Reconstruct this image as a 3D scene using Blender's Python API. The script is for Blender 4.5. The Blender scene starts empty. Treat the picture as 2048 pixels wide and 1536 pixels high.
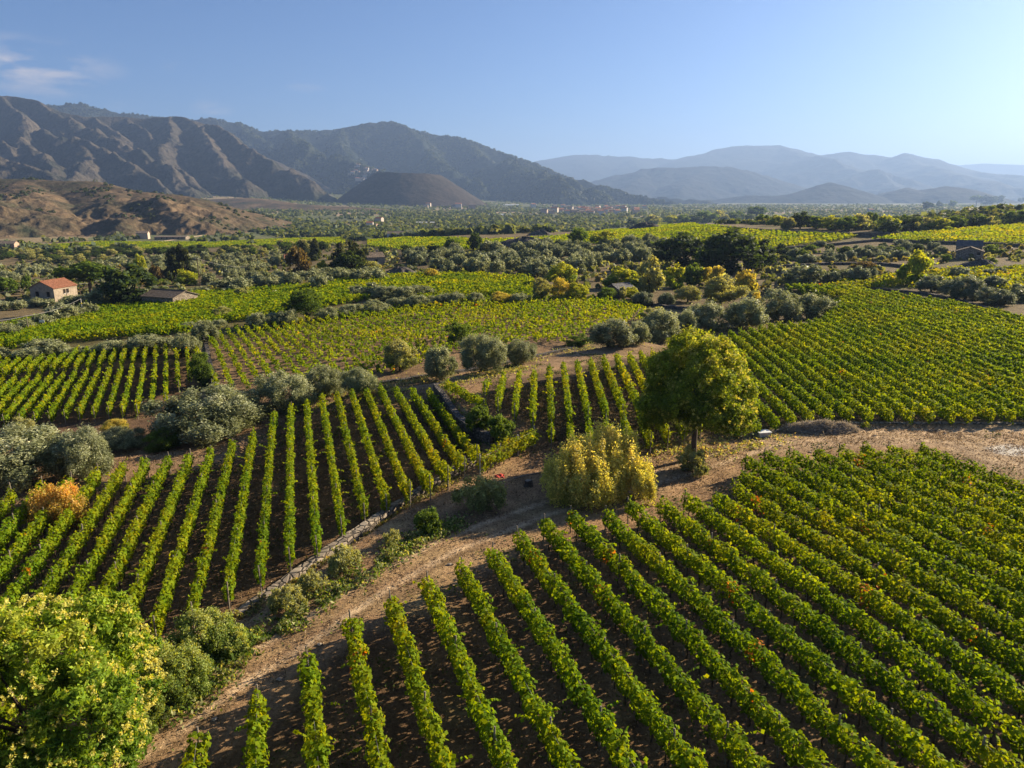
import bpy, math, random
import numpy as np
from mathutils import Vector
R = math.radians
SC = bpy.context.scene
COL = SC.collection

# ------------------------------------------------------------------ camera, sky, sun, exposure
F, H, PITCH = 1422.0, 20.0, R(14.5)
CP, SP = math.cos(PITCH), math.sin(PITCH)
cam = bpy.data.cameras.new('camera'); cam_o = bpy.data.objects.new('camera', cam); COL.objects.link(cam_o)
cam.sensor_width = 36; cam.lens = 36 * F / 2048; cam.clip_start = .2; cam.clip_end = 60000
cam_o.location = (0, 0, H); cam_o.rotation_euler = (R(90) - PITCH, 0, 0)
SC.camera = cam_o
SUN_AZ, SUN_EL = R(60), R(22)          # azimuth clockwise from +Y
w = bpy.data.worlds.new('World'); SC.world = w; w.use_nodes = True
nt = w.node_tree; nt.nodes.clear()
def N_(nt, t, **k):
    n = nt.nodes.new(t)
    for a, b in k.items(): setattr(n, a, b)
    return n
wo = N_(nt, 'ShaderNodeOutputWorld'); bg = N_(nt, 'ShaderNodeBackground')
sky = N_(nt, 'ShaderNodeTexSky', sky_type='NISHITA', sun_disc=False, sun_elevation=SUN_EL, sun_rotation=SUN_AZ,
         altitude=1300, air_density=.9, dust_density=4.0, ozone_density=7.5)
bg.inputs[1].default_value = .05
tc = N_(nt, 'ShaderNodeTexCoord')
def M_(nt, op, a, b=None, c=None, clamp=False):
    n = N_(nt, 'ShaderNodeMath', operation=op, use_clamp=clamp)
    for i, v in enumerate((a, b, c)):
        if v is None: continue
        if isinstance(v, (int, float)): n.inputs[i].default_value = v
        else: nt.links.new(v, n.inputs[i])
    return n.outputs[0]
def skydir(px, py):
    u, v = (px - 1024) / F, (py - 768) / F
    d = Vector((u, CP - v * SP, -(SP + v * CP))); d.normalize(); return d
mp = N_(nt, 'ShaderNodeMapping'); mp.inputs['Scale'].default_value = (9, 9, 34)
nt.links.new(tc.outputs['Generated'], mp.inputs[0])
ns = N_(nt, 'ShaderNodeTexNoise'); ns.inputs['Scale'].default_value = 1.6; ns.inputs['Detail'].default_value = 7; ns.inputs['Roughness'].default_value = .6
nt.links.new(mp.outputs[0], ns.inputs[0])
acc = None
for (px, py, rx, rz, g) in ((50, 135, .105, .036, .8), (425, 220, .028, .014, .5), (612, 176, .028, .006, .35), (345, 130, .014, .008, .22), (250, 215, .03, .012, .2)):
    d = skydir(px, py)
    sub = N_(nt, 'ShaderNodeVectorMath', operation='SUBTRACT'); nt.links.new(tc.outputs['Generated'], sub.inputs[0]); sub.inputs[1].default_value = d
    mul = N_(nt, 'ShaderNodeVectorMath', operation='MULTIPLY'); nt.links.new(sub.outputs[0], mul.inputs[0]); mul.inputs[1].default_value = (1 / rx, 1 / rx, 1 / rz)
    ln = N_(nt, 'ShaderNodeVectorMath', operation='LENGTH'); nt.links.new(mul.outputs[0], ln.inputs[0])
    q = M_(nt, 'SUBTRACT', 1.0, ln.outputs['Value'], clamp=True)
    q = M_(nt, 'MULTIPLY', q, g * 1.5)
    acc = q if acc is None else M_(nt, 'MAXIMUM', acc, q)
nn = M_(nt, 'SUBTRACT', ns.outputs['Fac'], .44); nn = M_(nt, 'MULTIPLY', nn, 5.5, clamp=True)
msk = M_(nt, 'MULTIPLY', acc, nn, clamp=True)
mx = N_(nt, 'ShaderNodeMixRGB'); nt.links.new(msk, mx.inputs[0]); nt.links.new(sky.outputs[0], mx.inputs[1]); mx.inputs[2].default_value = (4.2, 4.1, 4.6, 1)
nt.links.new(mx.outputs[0], bg.inputs[0]); nt.links.new(bg.outputs[0], wo.inputs[0])
sl = bpy.data.lights.new('sun', 'SUN'); sl.energy = 5.0; sl.angle = R(.53); sl.color = (1, .84, .60)
so = bpy.data.objects.new('sun', sl); COL.objects.link(so)
sdir = Vector((math.sin(SUN_AZ) * math.cos(SUN_EL), math.cos(SUN_AZ) * math.cos(SUN_EL), math.sin(SUN_EL)))
so.rotation_euler = sdir.to_track_quat('Z', 'Y').to_euler(); so.location = (60, 60, 80)
SC.view_settings.view_transform = 'Standard'; SC.view_settings.look = 'None'; SC.view_settings.exposure = 1.55
SC.cycles.use_denoising = True; SC.cycles.max_bounces = 6; SC.cycles.diffuse_bounces = 3; SC.cycles.glossy_bounces = 1
SC.cycles.transmission_bounces = 3; SC.cycles.volume_bounces = 0; SC.cycles.caustics_reflective = False; SC.cycles.caustics_refractive = False
SC.cycles.sample_clamp_indirect = 4; SC.cycles.pixel_filter_type = 'BLACKMAN_HARRIS'

# ------------------------------------------------------------------ numeric helpers
def _h(ix, iy, s):
    n = (ix.astype(np.int64) * 374761393 + iy.astype(np.int64) * 668265263 + s * 982451653) & 0xffffffff
    n = ((n ^ (n >> 13)) * 1274126177) & 0xffffffff
    return ((n ^ (n >> 16)) & 0xffff) / 65535.0
def vnoise(x, y, s=0):
    """gradient noise in [-1,1]"""
    x = np.asarray(x, float); y = np.asarray(y, float)
    ix, iy = np.floor(x), np.floor(y); fx, fy = x - ix, y - iy
    ux, uy = fx * fx * fx * (fx * (fx * 6 - 15) + 10), fy * fy * fy * (fy * (fy * 6 - 15) + 10)
    def g(dx, dy):
        a = _h(ix + dx, iy + dy, s) * 2 * np.pi
        return np.cos(a) * (fx - dx) + np.sin(a) * (fy - dy)
    a = g(0, 0) * (1 - ux) + g(1, 0) * ux; b = g(0, 1) * (1 - ux) + g(1, 1) * ux
    return (a * (1 - uy) + b * uy) * 1.5
def fbm(x, y, o=4, s=0, ridged=False):
    t, a, n = 0, 1.0, 0
    for k in range(o):
        v = vnoise(x * 2 ** k, y * 2 ** k, s + k)
        if ridged: v = 1 - 2 * np.abs(v)
        t = t + v * a; n += a; a *= .5
    return t / n
def sst(a, b, x):
    t = np.clip((x - a) / (b - a), 0, 1); return t * t * (3 - 2 * t)
def inpoly(px, py, poly):
    px = np.asarray(px, float); py = np.asarray(py, float); r = np.zeros(px.shape, bool); n = len(poly)
    for i in range(n):
        x1, y1 = poly[i]; x2, y2 = poly[(i + 1) % n]
        if y1 == y2: continue
        c = ((y1 > py) != (y2 > py)) & (px < (x2 - x1) * (py - y1) / (y2 - y1) + x1); r ^= c
    return r
def dpoly(px, py, poly, closed=True):
    d = np.full(np.shape(px), 1e9); n = len(poly)
    for i in range(n if closed else n - 1):
        x1, y1 = poly[i]; x2, y2 = poly[(i + 1) % n]; vx, vy = x2 - x1, y2 - y1
        t = np.clip(((px - x1) * vx + (py - y1) * vy) / (vx * vx + vy * vy + 1e-9), 0, 1)
        d = np.minimum(d, np.hypot(px - x1 - t * vx, py - y1 - t * vy))
    return d
def sdf(px, py, poly):
    d = dpoly(px, py, poly); return np.where(inpoly(px, py, poly), d, -d)
def flat(px, py, z=0.0):
    u, v = (px - 1024) / F, (py - 768) / F; t = (H - z) / (SP + v * CP); return (u * t, (CP - v * SP) * t)
def proj(x, y, z):
    zz = z - H; d = y * CP - zz * SP; d = np.where(d < .1, .1, d); up = y * SP + zz * CP
    return 1024 + F * x / d, 768 - F * up / d
def zat(px, py, r):
    """point at horizontal distance r on the ray of pixel"""
    u, v = (px - 1024) / F, (py - 768) / F; fw = CP - v * SP; dn = SP + v * CP; hl = math.hypot(u, fw)
    return (u / hl * r, fw / hl * r, H - dn / hl * r)

# ------------------------------------------------------------------ terrain
RR = [0, 60, 100, 150, 200, 300, 400, 480, 600, 900, 1500, 2500, 3200, 4500, 8000, 22000]
CX = [-600, 0, 400, 700, 950, 1200, 1450, 1750, 2048, 2700]
CZ = [
 [0, -.5, -1.5, -3.5, -6.5, -11, -14.8, -16, -17.5, -18.5, -18, -8, 40, 60, 60, 60],
 [0, -.5, -1.5, -3.5, -6.5, -11, -14.8, -16, -17.5, -18.5, -18, -8, 40, 60, 60, 60],
 [0, -.3, -1.0, -2.5, -4.5, -8.5, -12, -14, -16, -18.5, -18, -6, 45, 60, 60, 60],
 [0, 0, -.5, -1.2, -1.8, -4.5, -6, -7, -13, -18.5, -18, -8, 12, 60, 60, 60],
 [0, 0, -.3, -.6, -1.0, -1.5, -1.0, -1.5, -10, -18.5, -18, -14, -2, 20, 30, 40],
 [0, 0, 0, -.2, -.5, -.5, 1.5, 0, -9, -18.5, -18, -16, -12, -6, 0, 10],
 [0, 0, 0, 0, 0, 0, 6.0, 5.5, -4, -18.5, -18, -16, -13, -8, 0, 10],
 [0, 0, 0, 0, .2, 1.0, 6.0, 6.5, 4, -14, -18, -16, -13, -8, 0, 10],
 [0, 0, 0, 0, .5, 2.5, 7.0, 8.5, 13, 6, -14, -16, -13, -8, 0, 10],
 [0, 0, 0, 0, .5, 3, 8, 10, 16, 10, -10, -16, -13, -8, 0, 10]]
CZ = np.array(CZ, float); LR = np.log(np.array(RR, float) + 40)
P = lambda *a: [flat(*p) for p in a]
TB = P((965, 918), (900, 955), (830, 998), (700, 1085), (540, 1192), (400, 1290), (150, 1480), (-300, 1750), (-900, 1500), (-900, 1010), (0, 1005), (240, 935), (480, 880), (560, 812), (700, 785), (860, 778), (905, 815), (955, 880))
TFAR = P((-1200, 1010), (0, 985), (260, 925), (430, 890), (540, 832), (700, 778), (800, 770), (900, 752), (1060, 722), (1180, 696), (1300, 678), (1400, 655), (1560, 645), (1650, 634), (1680, 600), (1560, 580), (1560, 530), (1450, 470), (-1200, 470))
TC = P((-1200, 1000), (0, 880), (300, 865), (420, 850), (435, 800), (412, 690), (395, 688), (0, 712), (-1200, 730))
TD = P((872, 786), (900, 830), (925, 868), (1000, 893), (1075, 883), (1150, 880), (1300, 860), (1420, 800), (1400, 700), (1290, 690), (1060, 728), (900, 765))
def Gz(x, y):
    x = np.asarray(x, float); y = np.asarray(y, float)
    r = np.hypot(x, y); yy = np.where(y > .3 * np.abs(x), y, .3 * np.abs(x) + 1e-3)
    px = np.clip(1024 + F / CP * x / yy, CX[0], CX[-1])
    lr = np.clip(np.log(r + 40), LR[0], LR[-1])
    i = np.clip(np.searchsorted(CX, px) - 1, 0, len(CX) - 2); j = np.clip(np.searchsorted(LR, lr) - 1, 0, len(LR) - 2)
    cx = np.array(CX, float); fx = (px - cx[i]) / (cx[i + 1] - cx[i]); fr = (lr - LR[j]) / (LR[j + 1] - LR[j])
    fx = fx * fx * (3 - 2 * fx); fr = fr * fr * (3 - 2 * fr) * .6 + fr * .4
    z = (CZ[i, j] * (1 - fx) + CZ[i + 1, j] * fx) * (1 - fr) + (CZ[i, j + 1] * (1 - fx) + CZ[i + 1, j + 1] * fx) * fr
    near = r < 330
    if np.any(near):
        z = np.array(z); X, Y = x[near] if x.ndim else x, y[near] if y.ndim else y
        a = -.7 * sst(-.5, .5, sdf(X, Y, TB))
        b = -1.4 * sst(-1.2, 1.2, sdf(X, Y, TFAR)) * sst(320, 230, np.hypot(X, Y))
        c = -.9 * sst(-.5, .5, sdf(X, Y, TC))
        d = .9 * sst(-.4, .5, sdf(X, Y, TD)) * sst(1390, 1250, 1024 + F / CP * X / np.maximum(Y, 1))
        n = .05 * fbm(X / 3, Y / 3, 3, 5) + .15 * fbm(X / 18, Y / 18, 2, 9) * sst(15, 60, np.hypot(X, Y))
        if z.ndim: z[near] += a + b + c + d + n
        else: z = z + a + b + c + d + n
    amp = sst(150, 700, r) * .8 + sst(900, 2500, r) * 3.0
    return z + amp * fbm(x / 140, y / 140, 4, 2)
_ts = np.geomspace(8, 9000, 900)
def at(px, py, zadd=0.0):
    """first ground point (raised by zadd) seen through a pixel of the photograph's frame"""
    u, v = (px - 1024) / F, (py - 768) / F; fw = CP - v * SP; dn = SP + v * CP; hl = math.hypot(u, fw)
    ts = _ts
    for k in range(2):
        g = Gz(u / hl * ts, fw / hl * ts) + zadd; rz = H - dn / hl * ts; hit = np.nonzero(rz < g)[0]
        if len(hit) == 0: t = ts[-1]; break
        i = max(hit[0], 1); t0, t1 = ts[i - 1], ts[i]; ts = np.linspace(t0, t1, 24); t = t1
    x, y = u / hl * t, fw / hl * t; return (x, y, float(Gz(np.array([x]), np.array([y]))[0]))
def zg(x, y): return float(Gz(np.array([x]), np.array([y]))[0])

# ------------------------------------------------------------------ object helpers
def tag(o, label=None, cat=None, group=None, kind=None):
    if label: o['label'] = label
    if cat: o['category'] = cat
    if group: o['group'] = group
    if kind: o['kind'] = kind
    return o
def empty(name, loc, label=None, cat=None, group=None, rz=0.0):
    o = bpy.data.objects.new(name, None); COL.objects.link(o); o.location = loc; o.rotation_euler[2] = rz
    o.empty_display_size = .3; return tag(o, label, cat, group)
def link(name, me, parent=None, loc=(0, 0, 0)):
    o = bpy.data.objects.new(name, me); COL.objects.link(o); o.parent = parent; o.location = loc; return o
def mesh_np(name, V, faces, mat, col=None, smooth=False, n=4):
    """faces: (m,n) int array; col: per-face rgb"""
    me = bpy.data.meshes.new(name); V = np.asarray(V, np.float32); faces = np.asarray(faces, np.int32); m = len(faces)
    me.vertices.add(len(V)); me.vertices.foreach_set('co', V.ravel())
    me.loops.add(m * n); me.loops.foreach_set('vertex_index', faces.ravel())
    me.polygons.add(m); me.polygons.foreach_set('loop_start', np.arange(m, dtype=np.int32) * n)
    if smooth: me.polygons.foreach_set('use_smooth', np.ones(m, bool))
    me.update(calc_edges=True)
    if col is not None:
        dom = 'FACE' if len(col) == m else 'POINT'
        a = me.attributes.new('Col', 'FLOAT_COLOR', dom); c = np.ones((len(col), 4), np.float32); c[:, :3] = col; a.data.foreach_set('color', c.ravel())
    if mat: me.materials.append(mat)
    return me
class MB:
    """polygon collector"""
    def __init__(s): s.v, s.f, s.m = [], [], []
    def box(s, c, d, rz=0, m=0):
        cx, cy, cz = c; b = len(s.v); ca, sa = math.cos(rz), math.sin(rz)
        for k in (-.5, .5):
            for (i, j) in ((-.5, -.5), (.5, -.5), (.5, .5), (-.5, .5)):
                x, y = i * d[0], j * d[1]; s.v.append((cx + x * ca - y * sa, cy + x * sa + y * ca, cz + k * d[2]))
        for q in ((0, 3, 2, 1), (4, 5, 6, 7), (0, 1, 5, 4), (1, 2, 6, 5), (2, 3, 7, 6), (3, 0, 4, 7)): s.f.append([b + i for i in q]); s.m.append(m)
    def tube(s, pts, rad, n=7, m=0, cap=True):
        b = len(s.v); prev = None
        for i, p in enumerate(pts):
            p = Vector(p); t = (Vector(pts[min(i + 1, len(pts) - 1)]) - Vector(pts[max(i - 1, 0)])).normalized()
            a = Vector((1, 0, 0)) if abs(t.x) < .9 else Vector((0, 1, 0)); u = t.cross(a).normalized() if prev is None else (prev - t * prev.dot(t)).normalized(); prev = u; w_ = t.cross(u)
            r = rad[i] if isinstance(rad, (list, tuple)) else rad
            for k in range(n): an = 2 * math.pi * k / n; s.v.append(tuple(p + u * (r * math.cos(an)) + w_ * (r * math.sin(an))))
        for i in range(len(pts) - 1):
            for k in range(n): s.f.append([b + i * n + k, b + i * n + (k + 1) % n, b + (i + 1) * n + (k + 1) % n, b + (i + 1) * n + k]); s.m.append(m)
        if cap:
            s.f.append([b + (len(pts) - 1) * n + k for k in range(n)]); s.m.append(m); s.f.append([b + k for k in reversed(range(n))]); s.m.append(m)
    def poly(s, pts, m=0): b = len(s.v); s.v += [tuple(p) for p in pts]; s.f.append(list(range(b, b + len(pts)))); s.m.append(m)
    def mesh(s, name, mats, smooth=False):
        me = bpy.data.meshes.new(name); me.from_pydata(s.v, [], s.f)
        for mt in (mats if isinstance(mats, (list, tuple)) else [mats]): me.materials.append(mt)
        me.polygons.foreach_set('material_index', s.m)
        if smooth: me.polygons.foreach_set('use_smooth', [True] * len(s.f))
        me.update(); return me
    def build(s, name, mats, parent=None, loc=(0, 0, 0), smooth=False): return link(name, s.mesh(name, mats, smooth), parent, loc)

# ------------------------------------------------------------------ materials
def mat_new(name):
    m = bpy.data.materials.new(name); m.use_nodes = True; nt = m.node_tree; nt.nodes.clear(); return m, nt
def pos_noise(nt, scale, detail=4, rough=.55, vec=None, obj=False):
    n = N_(nt, 'ShaderNodeTexNoise'); n.inputs['Scale'].default_value = scale; n.inputs['Detail'].default_value = detail; n.inputs['Roughness'].default_value = rough
    if vec is None:
        g = N_(nt, 'ShaderNodeTexCoord') if obj else N_(nt, 'ShaderNodeNewGeometry'); vec = g.outputs['Object' if obj else 'Position']
    nt.links.new(vec, n.inputs['Vector']); return n.outputs['Fac']
def ramp(nt, fac, stops):
    r = N_(nt, 'ShaderNodeValToRGB'); nt.links.new(fac, r.inputs[0]); e = r.color_ramp.elements
    while len(e) < len(stops): e.new(.5)
    for k, (p, c) in enumerate(stops): e[k].position = p; e[k].color = (*c, 1) if len(c) == 3 else c
    return r.outputs[0]
def mixc(nt, fac, a, b, mode='MIX'):
    m = N_(nt, 'ShaderNodeMixRGB', blend_type=mode)
    for i, v in enumerate((fac, a, b)):
        if isinstance(v, (int, float)): m.inputs[i].default_value = v
        elif isinstance(v, tuple): m.inputs[i].default_value = (*v, 1)
        else: nt.links.new(v, m.inputs[i])
    return m.outputs[0]
def finish(nt, col, rough=.9, bump=None, bd=.05, spec=.2, metal=0):
    b = N_(nt, 'ShaderNodeBsdfPrincipled'); o = N_(nt, 'ShaderNodeOutputMaterial')
    if isinstance(col, tuple): b.inputs['Base Color'].default_value = (*col, 1)
    else: nt.links.new(col, b.inputs['Base Color'])
    b.inputs['Roughness'].default_value = rough; b.inputs['Specular IOR Level'].default_value = spec; b.inputs['Metallic'].default_value = metal
    if bump is not None:
        n = N_(nt, 'ShaderNodeBump'); n.inputs['Distance'].default_value = bd; n.inputs['Strength'].default_value = 1; nt.links.new(bump, n.inputs['Height']); nt.links.new(n.outputs[0], b.inputs['Normal'])
    nt.links.new(b.outputs[0], o.inputs[0]); return b
def leaf_mat(name, trans=.42, tint=(1.7, 1.5, .55), var=.25, spec=.25, rough=.5):
    m, nt = mat_new(name); a = N_(nt, 'ShaderNodeAttribute', attribute_name='Col'); oi = N_(nt, 'ShaderNodeObjectInfo')
    k = M_(nt, 'MULTIPLY_ADD', oi.outputs['Random'], var, 1 - var / 2)
    sc = N_(nt, 'ShaderNodeVectorMath', operation='SCALE'); nt.links.new(a.outputs['Color'], sc.inputs[0]); nt.links.new(k, sc.inputs['Scale'])
    b = N_(nt, 'ShaderNodeBsdfPrincipled'); nt.links.new(sc.outputs[0], b.inputs['Base Color']); b.inputs['Roughness'].default_value = rough; b.inputs['Specular IOR Level'].default_value = spec
    tr = N_(nt, 'ShaderNodeBsdfTranslucent'); tcol = mixc(nt, 1.0, sc.outputs[0], tint, 'MULTIPLY'); nt.links.new(tcol, tr.inputs[0])
    mxs = N_(nt, 'ShaderNodeMixShader'); mxs.inputs[0].default_value = trans; nt.links.new(b.outputs[0], mxs.inputs[1]); nt.links.new(tr.outputs[0], mxs.inputs[2])
    o = N_(nt, 'ShaderNodeOutputMaterial'); nt.links.new(mxs.outputs[0], o.inputs[0]); return m
M = {}
M['vine'] = leaf_mat('vine_leaf', .44, (2.15, 1.65, .3), .16, .06, .7)
M['leaf'] = leaf_mat('broad_leaf', .42, (1.9, 1.65, .45), .2, .12, .65)
M['olive'] = leaf_mat('olive_leaf', .34, (1.3, 1.25, .8), .22, .2, .55)
M['straw'] = leaf_mat('straw', .25, (1.2, 1.1, .8), .1, .1, .9)
def simple(name, ca, cb, scale=8, rough=.9, bd=.02, obj=True, spec=.2, bs=None, detail=5):
    m, nt = mat_new(name); f = pos_noise(nt, scale, detail, .65, obj=obj); c = ramp(nt, f, [(.3, ca), (.7, cb)])
    g = pos_noise(nt, bs or scale * 3, 4, .6, obj=obj); finish(nt, c, rough, g, bd, spec); return m
M['bark'] = simple('bark', (.035, .026, .02), (.12, .09, .065), 14, .95, .04)
M['vinewood'] = simple('vine_wood', (.04, .028, .02), (.13, .09, .06), 18, .95, .02)
M['post'] = simple('weathered_post', (.12, .095, .07), (.30, .25, .19), 12, .9, .01)
M['concrete_post'] = simple('concrete_post', (.30, .28, .25), (.5, .47, .42), 9, .9, .01)
M['wire'] = simple('wire', (.18, .17, .16), (.3, .29, .27), 5, .5, .001)
M['plaster'] = simple('weathered_plaster', (.20, .16, .12), (.38, .31, .23), 1.3, .95, .03, bs=9)
M['dark'] = simple('dark_opening', (.008, .007, .006), (.02, .018, .015), 3, .9, .01)
M['timber'] = simple('old_timber', (.05, .032, .02), (.14, .09, .055), 9, .9, .01)
M['white'] = simple('white_paint', (.6, .6, .58), (.8, .8, .78), 3, .6, .005)
M['limestone'] = simple('pale_stone', (.4, .38, .35), (.62, .6, .56), 5, .9, .02)
def stone_mat(name, ca, cb, scale=2.6):
    m, nt = mat_new(name); tc = N_(nt, 'ShaderNodeTexCoord'); mp = N_(nt, 'ShaderNodeMapping'); mp.inputs['Scale'].default_value = (1, 1, 1.7); nt.links.new(tc.outputs['Object'], mp.inputs[0])
    v = N_(nt, 'ShaderNodeTexVoronoi'); v.inputs['Scale'].default_value = scale; nt.links.new(mp.outputs[0], v.inputs[0])
    e = N_(nt, 'ShaderNodeTexVoronoi', feature='DISTANCE_TO_EDGE'); e.inputs['Scale'].default_value = scale; nt.links.new(mp.outputs[0], e.inputs[0])
    sep = N_(nt, 'ShaderNodeSeparateColor'); nt.links.new(v.outputs['Color'], sep.inputs[0])
    c = ramp(nt, sep.outputs[0], [(0, ca), (1, cb)]); k = M_(nt, 'MULTIPLY', e.outputs['Distance'], 7, clamp=True); c = mixc(nt, k, tuple(q * .35 for q in ca), c)
    f = pos_noise(nt, 14, 4, obj=True); c = mixc(nt, .5, c, ramp(nt, f, [(.3, (.5, .5, .5)), (.7, (1, 1, 1))]), 'MULTIPLY')
    finish(nt, c, .95, k, .06); return m
M['wall'] = stone_mat('lava_stone', (.07, .06, .055), (.20, .175, .15))
M['wall_pale'] = stone_mat('pale_lava_stone', (.22, .18, .14), (.42, .35, .27), 1.8)
def tile_mat(name, ca, cb, s=5.0):
    m, nt = mat_new(name); tc = N_(nt, 'ShaderNodeTexCoord'); wv = N_(nt, 'ShaderNodeTexWave', wave_type='BANDS', bands_direction='X'); wv.inputs['Scale'].default_value = s; nt.links.new(tc.outputs['Object'], wv.inputs[0])
    f = pos_noise(nt, 1.7, 6, .7, obj=True); c = ramp(nt, f, [(.3, ca), (.7, cb)])
    g = pos_noise(nt, 11, 3, .6, obj=True); c = mixc(nt, .6, c, ramp(nt, g, [(.35, (.45, .4, .4)), (.6, (1, 1, 1))]), 'MULTIPLY')
    finish(nt, c, .9, wv.outputs['Fac'], .06); return m
M['tile'] = tile_mat('terracotta_tile', (.28, .11, .06), (.42, .19, .11))
M['tile_old'] = tile_mat('mossy_roof_tile', (.11, .085, .065), (.26, .21, .16))
M['tile_grey'] = tile_mat('grey_roof_sheet', (.12, .12, .125), (.22, .22, .23))
# ground: surface colour by zone in the attribute, broken up by noise
def ground_mat():
    m, nt = mat_new('ground'); a = N_(nt, 'ShaderNodeAttribute', attribute_name='Col'); g = N_(nt, 'ShaderNodeNewGeometry'); p = g.outputs['Position']
    f1 = pos_noise(nt, .55, 8, .68, p); f2 = pos_noise(nt, 6.0, 5, .7, p); f3 = pos_noise(nt, .035, 6, .6, p); f4 = pos_noise(nt, 26, 3, .7, p)
    c = mixc(nt, .85, a.outputs['Color'], ramp(nt, f1, [(.34, (.55, .52, .5)), (.66, (1.35, 1.33, 1.25))]), 'MULTIPLY')
    c = mixc(nt, .7, c, ramp(nt, f2, [(.36, (.5, .48, .47)), (.64, (1.4, 1.38, 1.3))]), 'MULTIPLY')
    c = mixc(nt, .6, c, ramp(nt, f3, [(.35, (.7, .72, .7)), (.65, (1.25, 1.2, 1.15))]), 'MULTIPLY')
    c = mixc(nt, .5, c, ramp(nt, f4, [(.38, (.5, .48, .45)), (.62, (1.5, 1.45, 1.35))]), 'MULTIPLY')
    h = M_(nt, 'ADD', f2, M_(nt, 'MULTIPLY', f4, .35)); finish(nt, c, .97, h, .10, .1); return m
M['ground'] = ground_mat()
def mount_mat(name, stops, s1, s2, bd, veg=None):
    m, nt = mat_new(name); g = N_(nt, 'ShaderNodeNewGeometry'); p = g.outputs['Position']
    f1 = pos_noise(nt, s1, 9, .66, p); f2 = pos_noise(nt, s2, 5, .7, p)
    c = ramp(nt, f1, stops); c = mixc(nt, .7, c, ramp(nt, f2, [(.38, (.55, .56, .55)), (.62, (1.3, 1.28, 1.25))]), 'MULTIPLY')
    if veg:  # woodland on the gentler and lower ground
        sp = N_(nt, 'ShaderNodeSeparateXYZ'); nt.links.new(p, sp.inputs[0])
        k = M_(nt, 'SUBTRACT', veg[1], sp.outputs['Z']); k = M_(nt, 'DIVIDE', k, veg[2]); k = M_(nt, 'ADD', k, M_(nt, 'MULTIPLY', M_(nt, 'SUBTRACT', f1, .5), 3.0), clamp=True)
        c = mixc(nt, k, c, veg[0])
    finish(nt, c, .97, f2, bd, .05); return m
M['mnt_brown'] = mount_mat('dry_mountain', [(.3, (.026, .032, .024)), (.48, (.062, .054, .042)), (.68, (.11, .09, .066))], .006, .05, 14, ((.03, .038, .025), 70, 70))
M['mnt_green'] = mount_mat('wooded_mountain', [(.35, (.02, .03, .022)), (.6, (.036, .042, .028)), (.8, (.065, .06, .042))], .004, .05, 16)
M['mnt_far'] = mount_mat('far_mountain', [(.35, (.014, .019, .018)), (.7, (.034, .034, .03))], .0015, .01, 25)
M['hill'] = mount_mat('dry_hill', [(.33, (.045, .052, .028)), (.45, (.085, .068, .042)), (.6, (.15, .105, .063)), (.78, (.23, .165, .10))], .014, .12, 2.4)
M['cone'] = mount_mat('cinder_slope', [(.3, (.034, .03, .026)), (.7, (.068, .054, .044))], .012, .07, 3)

rng = np.random.default_rng(11); random.seed(5)
ORD = ['', 'first', 'second', 'third', 'fourth', 'fifth', 'sixth', 'seventh', 'eighth', 'ninth', 'tenth', 'eleventh', 'twelfth', 'thirteenth', 'fourteenth', 'fifteenth', 'sixteenth', 'seventeenth', 'eighteenth', 'nineteenth', 'twentieth']
TENS = ['', '', 'twenty', 'thirty', 'forty', 'fifty', 'sixty', 'seventy', 'eighty', 'ninety']
TENO = {2: 'twentieth', 3: 'thirtieth', 4: 'fortieth', 5: 'fiftieth', 6: 'sixtieth', 7: 'seventieth', 8: 'eightieth', 9: 'ninetieth'}
def od(n):
    if n <= 20: return ORD[n]
    if n > 99: return 'one hundred and ' + od(n - 100) if n > 100 else 'hundredth'
    return TENO[n // 10] if n % 10 == 0 else TENS[n // 10] + '-' + ORD[n % 10]

# ------------------------------------------------------------------ zones of the ground (photo pixels -> world)
PA = [(330, 1540), (395, 1462), (440, 1428), (520, 1376), (615, 1300), (701, 1227), (782, 1186), (855, 1149), (923, 1120), (978, 1094), (1033, 1060), (1081, 1036), (1145, 1016), (1205, 1020), (1262, 998), (1320, 998), (1375, 983), (1432, 983), (1480, 958), (1495, 903), (1545, 898), (1650, 896), (1700, 888), (1800, 886), (1860, 890), (1960, 925), (2060, 952), (2600, 1010), (2900, 1750), (200, 1750)]
PB = [(-400, 1030), (-60, 1003), (18, 989), (110, 970), (164, 962), (230, 938), (281, 934), (326, 925), (367, 921), (408, 913), (449, 907), (494, 880), (533, 870), (552, 830), (572, 821), (605, 817), (639, 802), (672, 798), (707, 787), (736, 782), (768, 777), (802, 785), (840, 789), (868, 791), (880, 800), (956, 908), (923, 939), (895, 955), (860, 974), (813, 990), (770, 1012), (727, 1032), (680, 1063), (633, 1098), (572, 1126), (518, 1162), (444, 1200), (376, 1240), (314, 1262), (200, 1345), (60, 1480), (-200, 1700), (-700, 1500)]
PCc = [(-140, 752), (0, 735), (37, 728), (84, 726), (137, 720), (188, 717), (240, 714), (300, 714), (385, 714), (400, 720), (395, 775), (350, 800), (335, 822), (299, 843), (266, 850), (200, 852), (0, 870), (-140, 885)]
PD = [(970, 740), (983, 736), (1012, 729), (1038, 726), (1067, 722), (1094, 714), (1120, 710), (1173, 702), (1221, 694), (1270, 689), (1296, 684), (1330, 690), (1420, 740), (1460, 810), (1300, 850), (1225, 868), (1169, 862), (1131, 856), (1093, 834), (1063, 806), (1034, 794), (1007, 786), (983, 774), (968, 770)]
PE = [(1405, 680), (1425, 670), (1463, 658), (1500, 652), (1561, 641), (1600, 640), (1650, 628), (1668, 600), (1560, 572), (1680, 568), (1760, 577), (1900, 596), (2060, 628), (2600, 720), (2600, 824), (2060, 822), (1700, 820), (1600, 824), (1500, 846), (1430, 845), (1420, 800), (1440, 720)]
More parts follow.
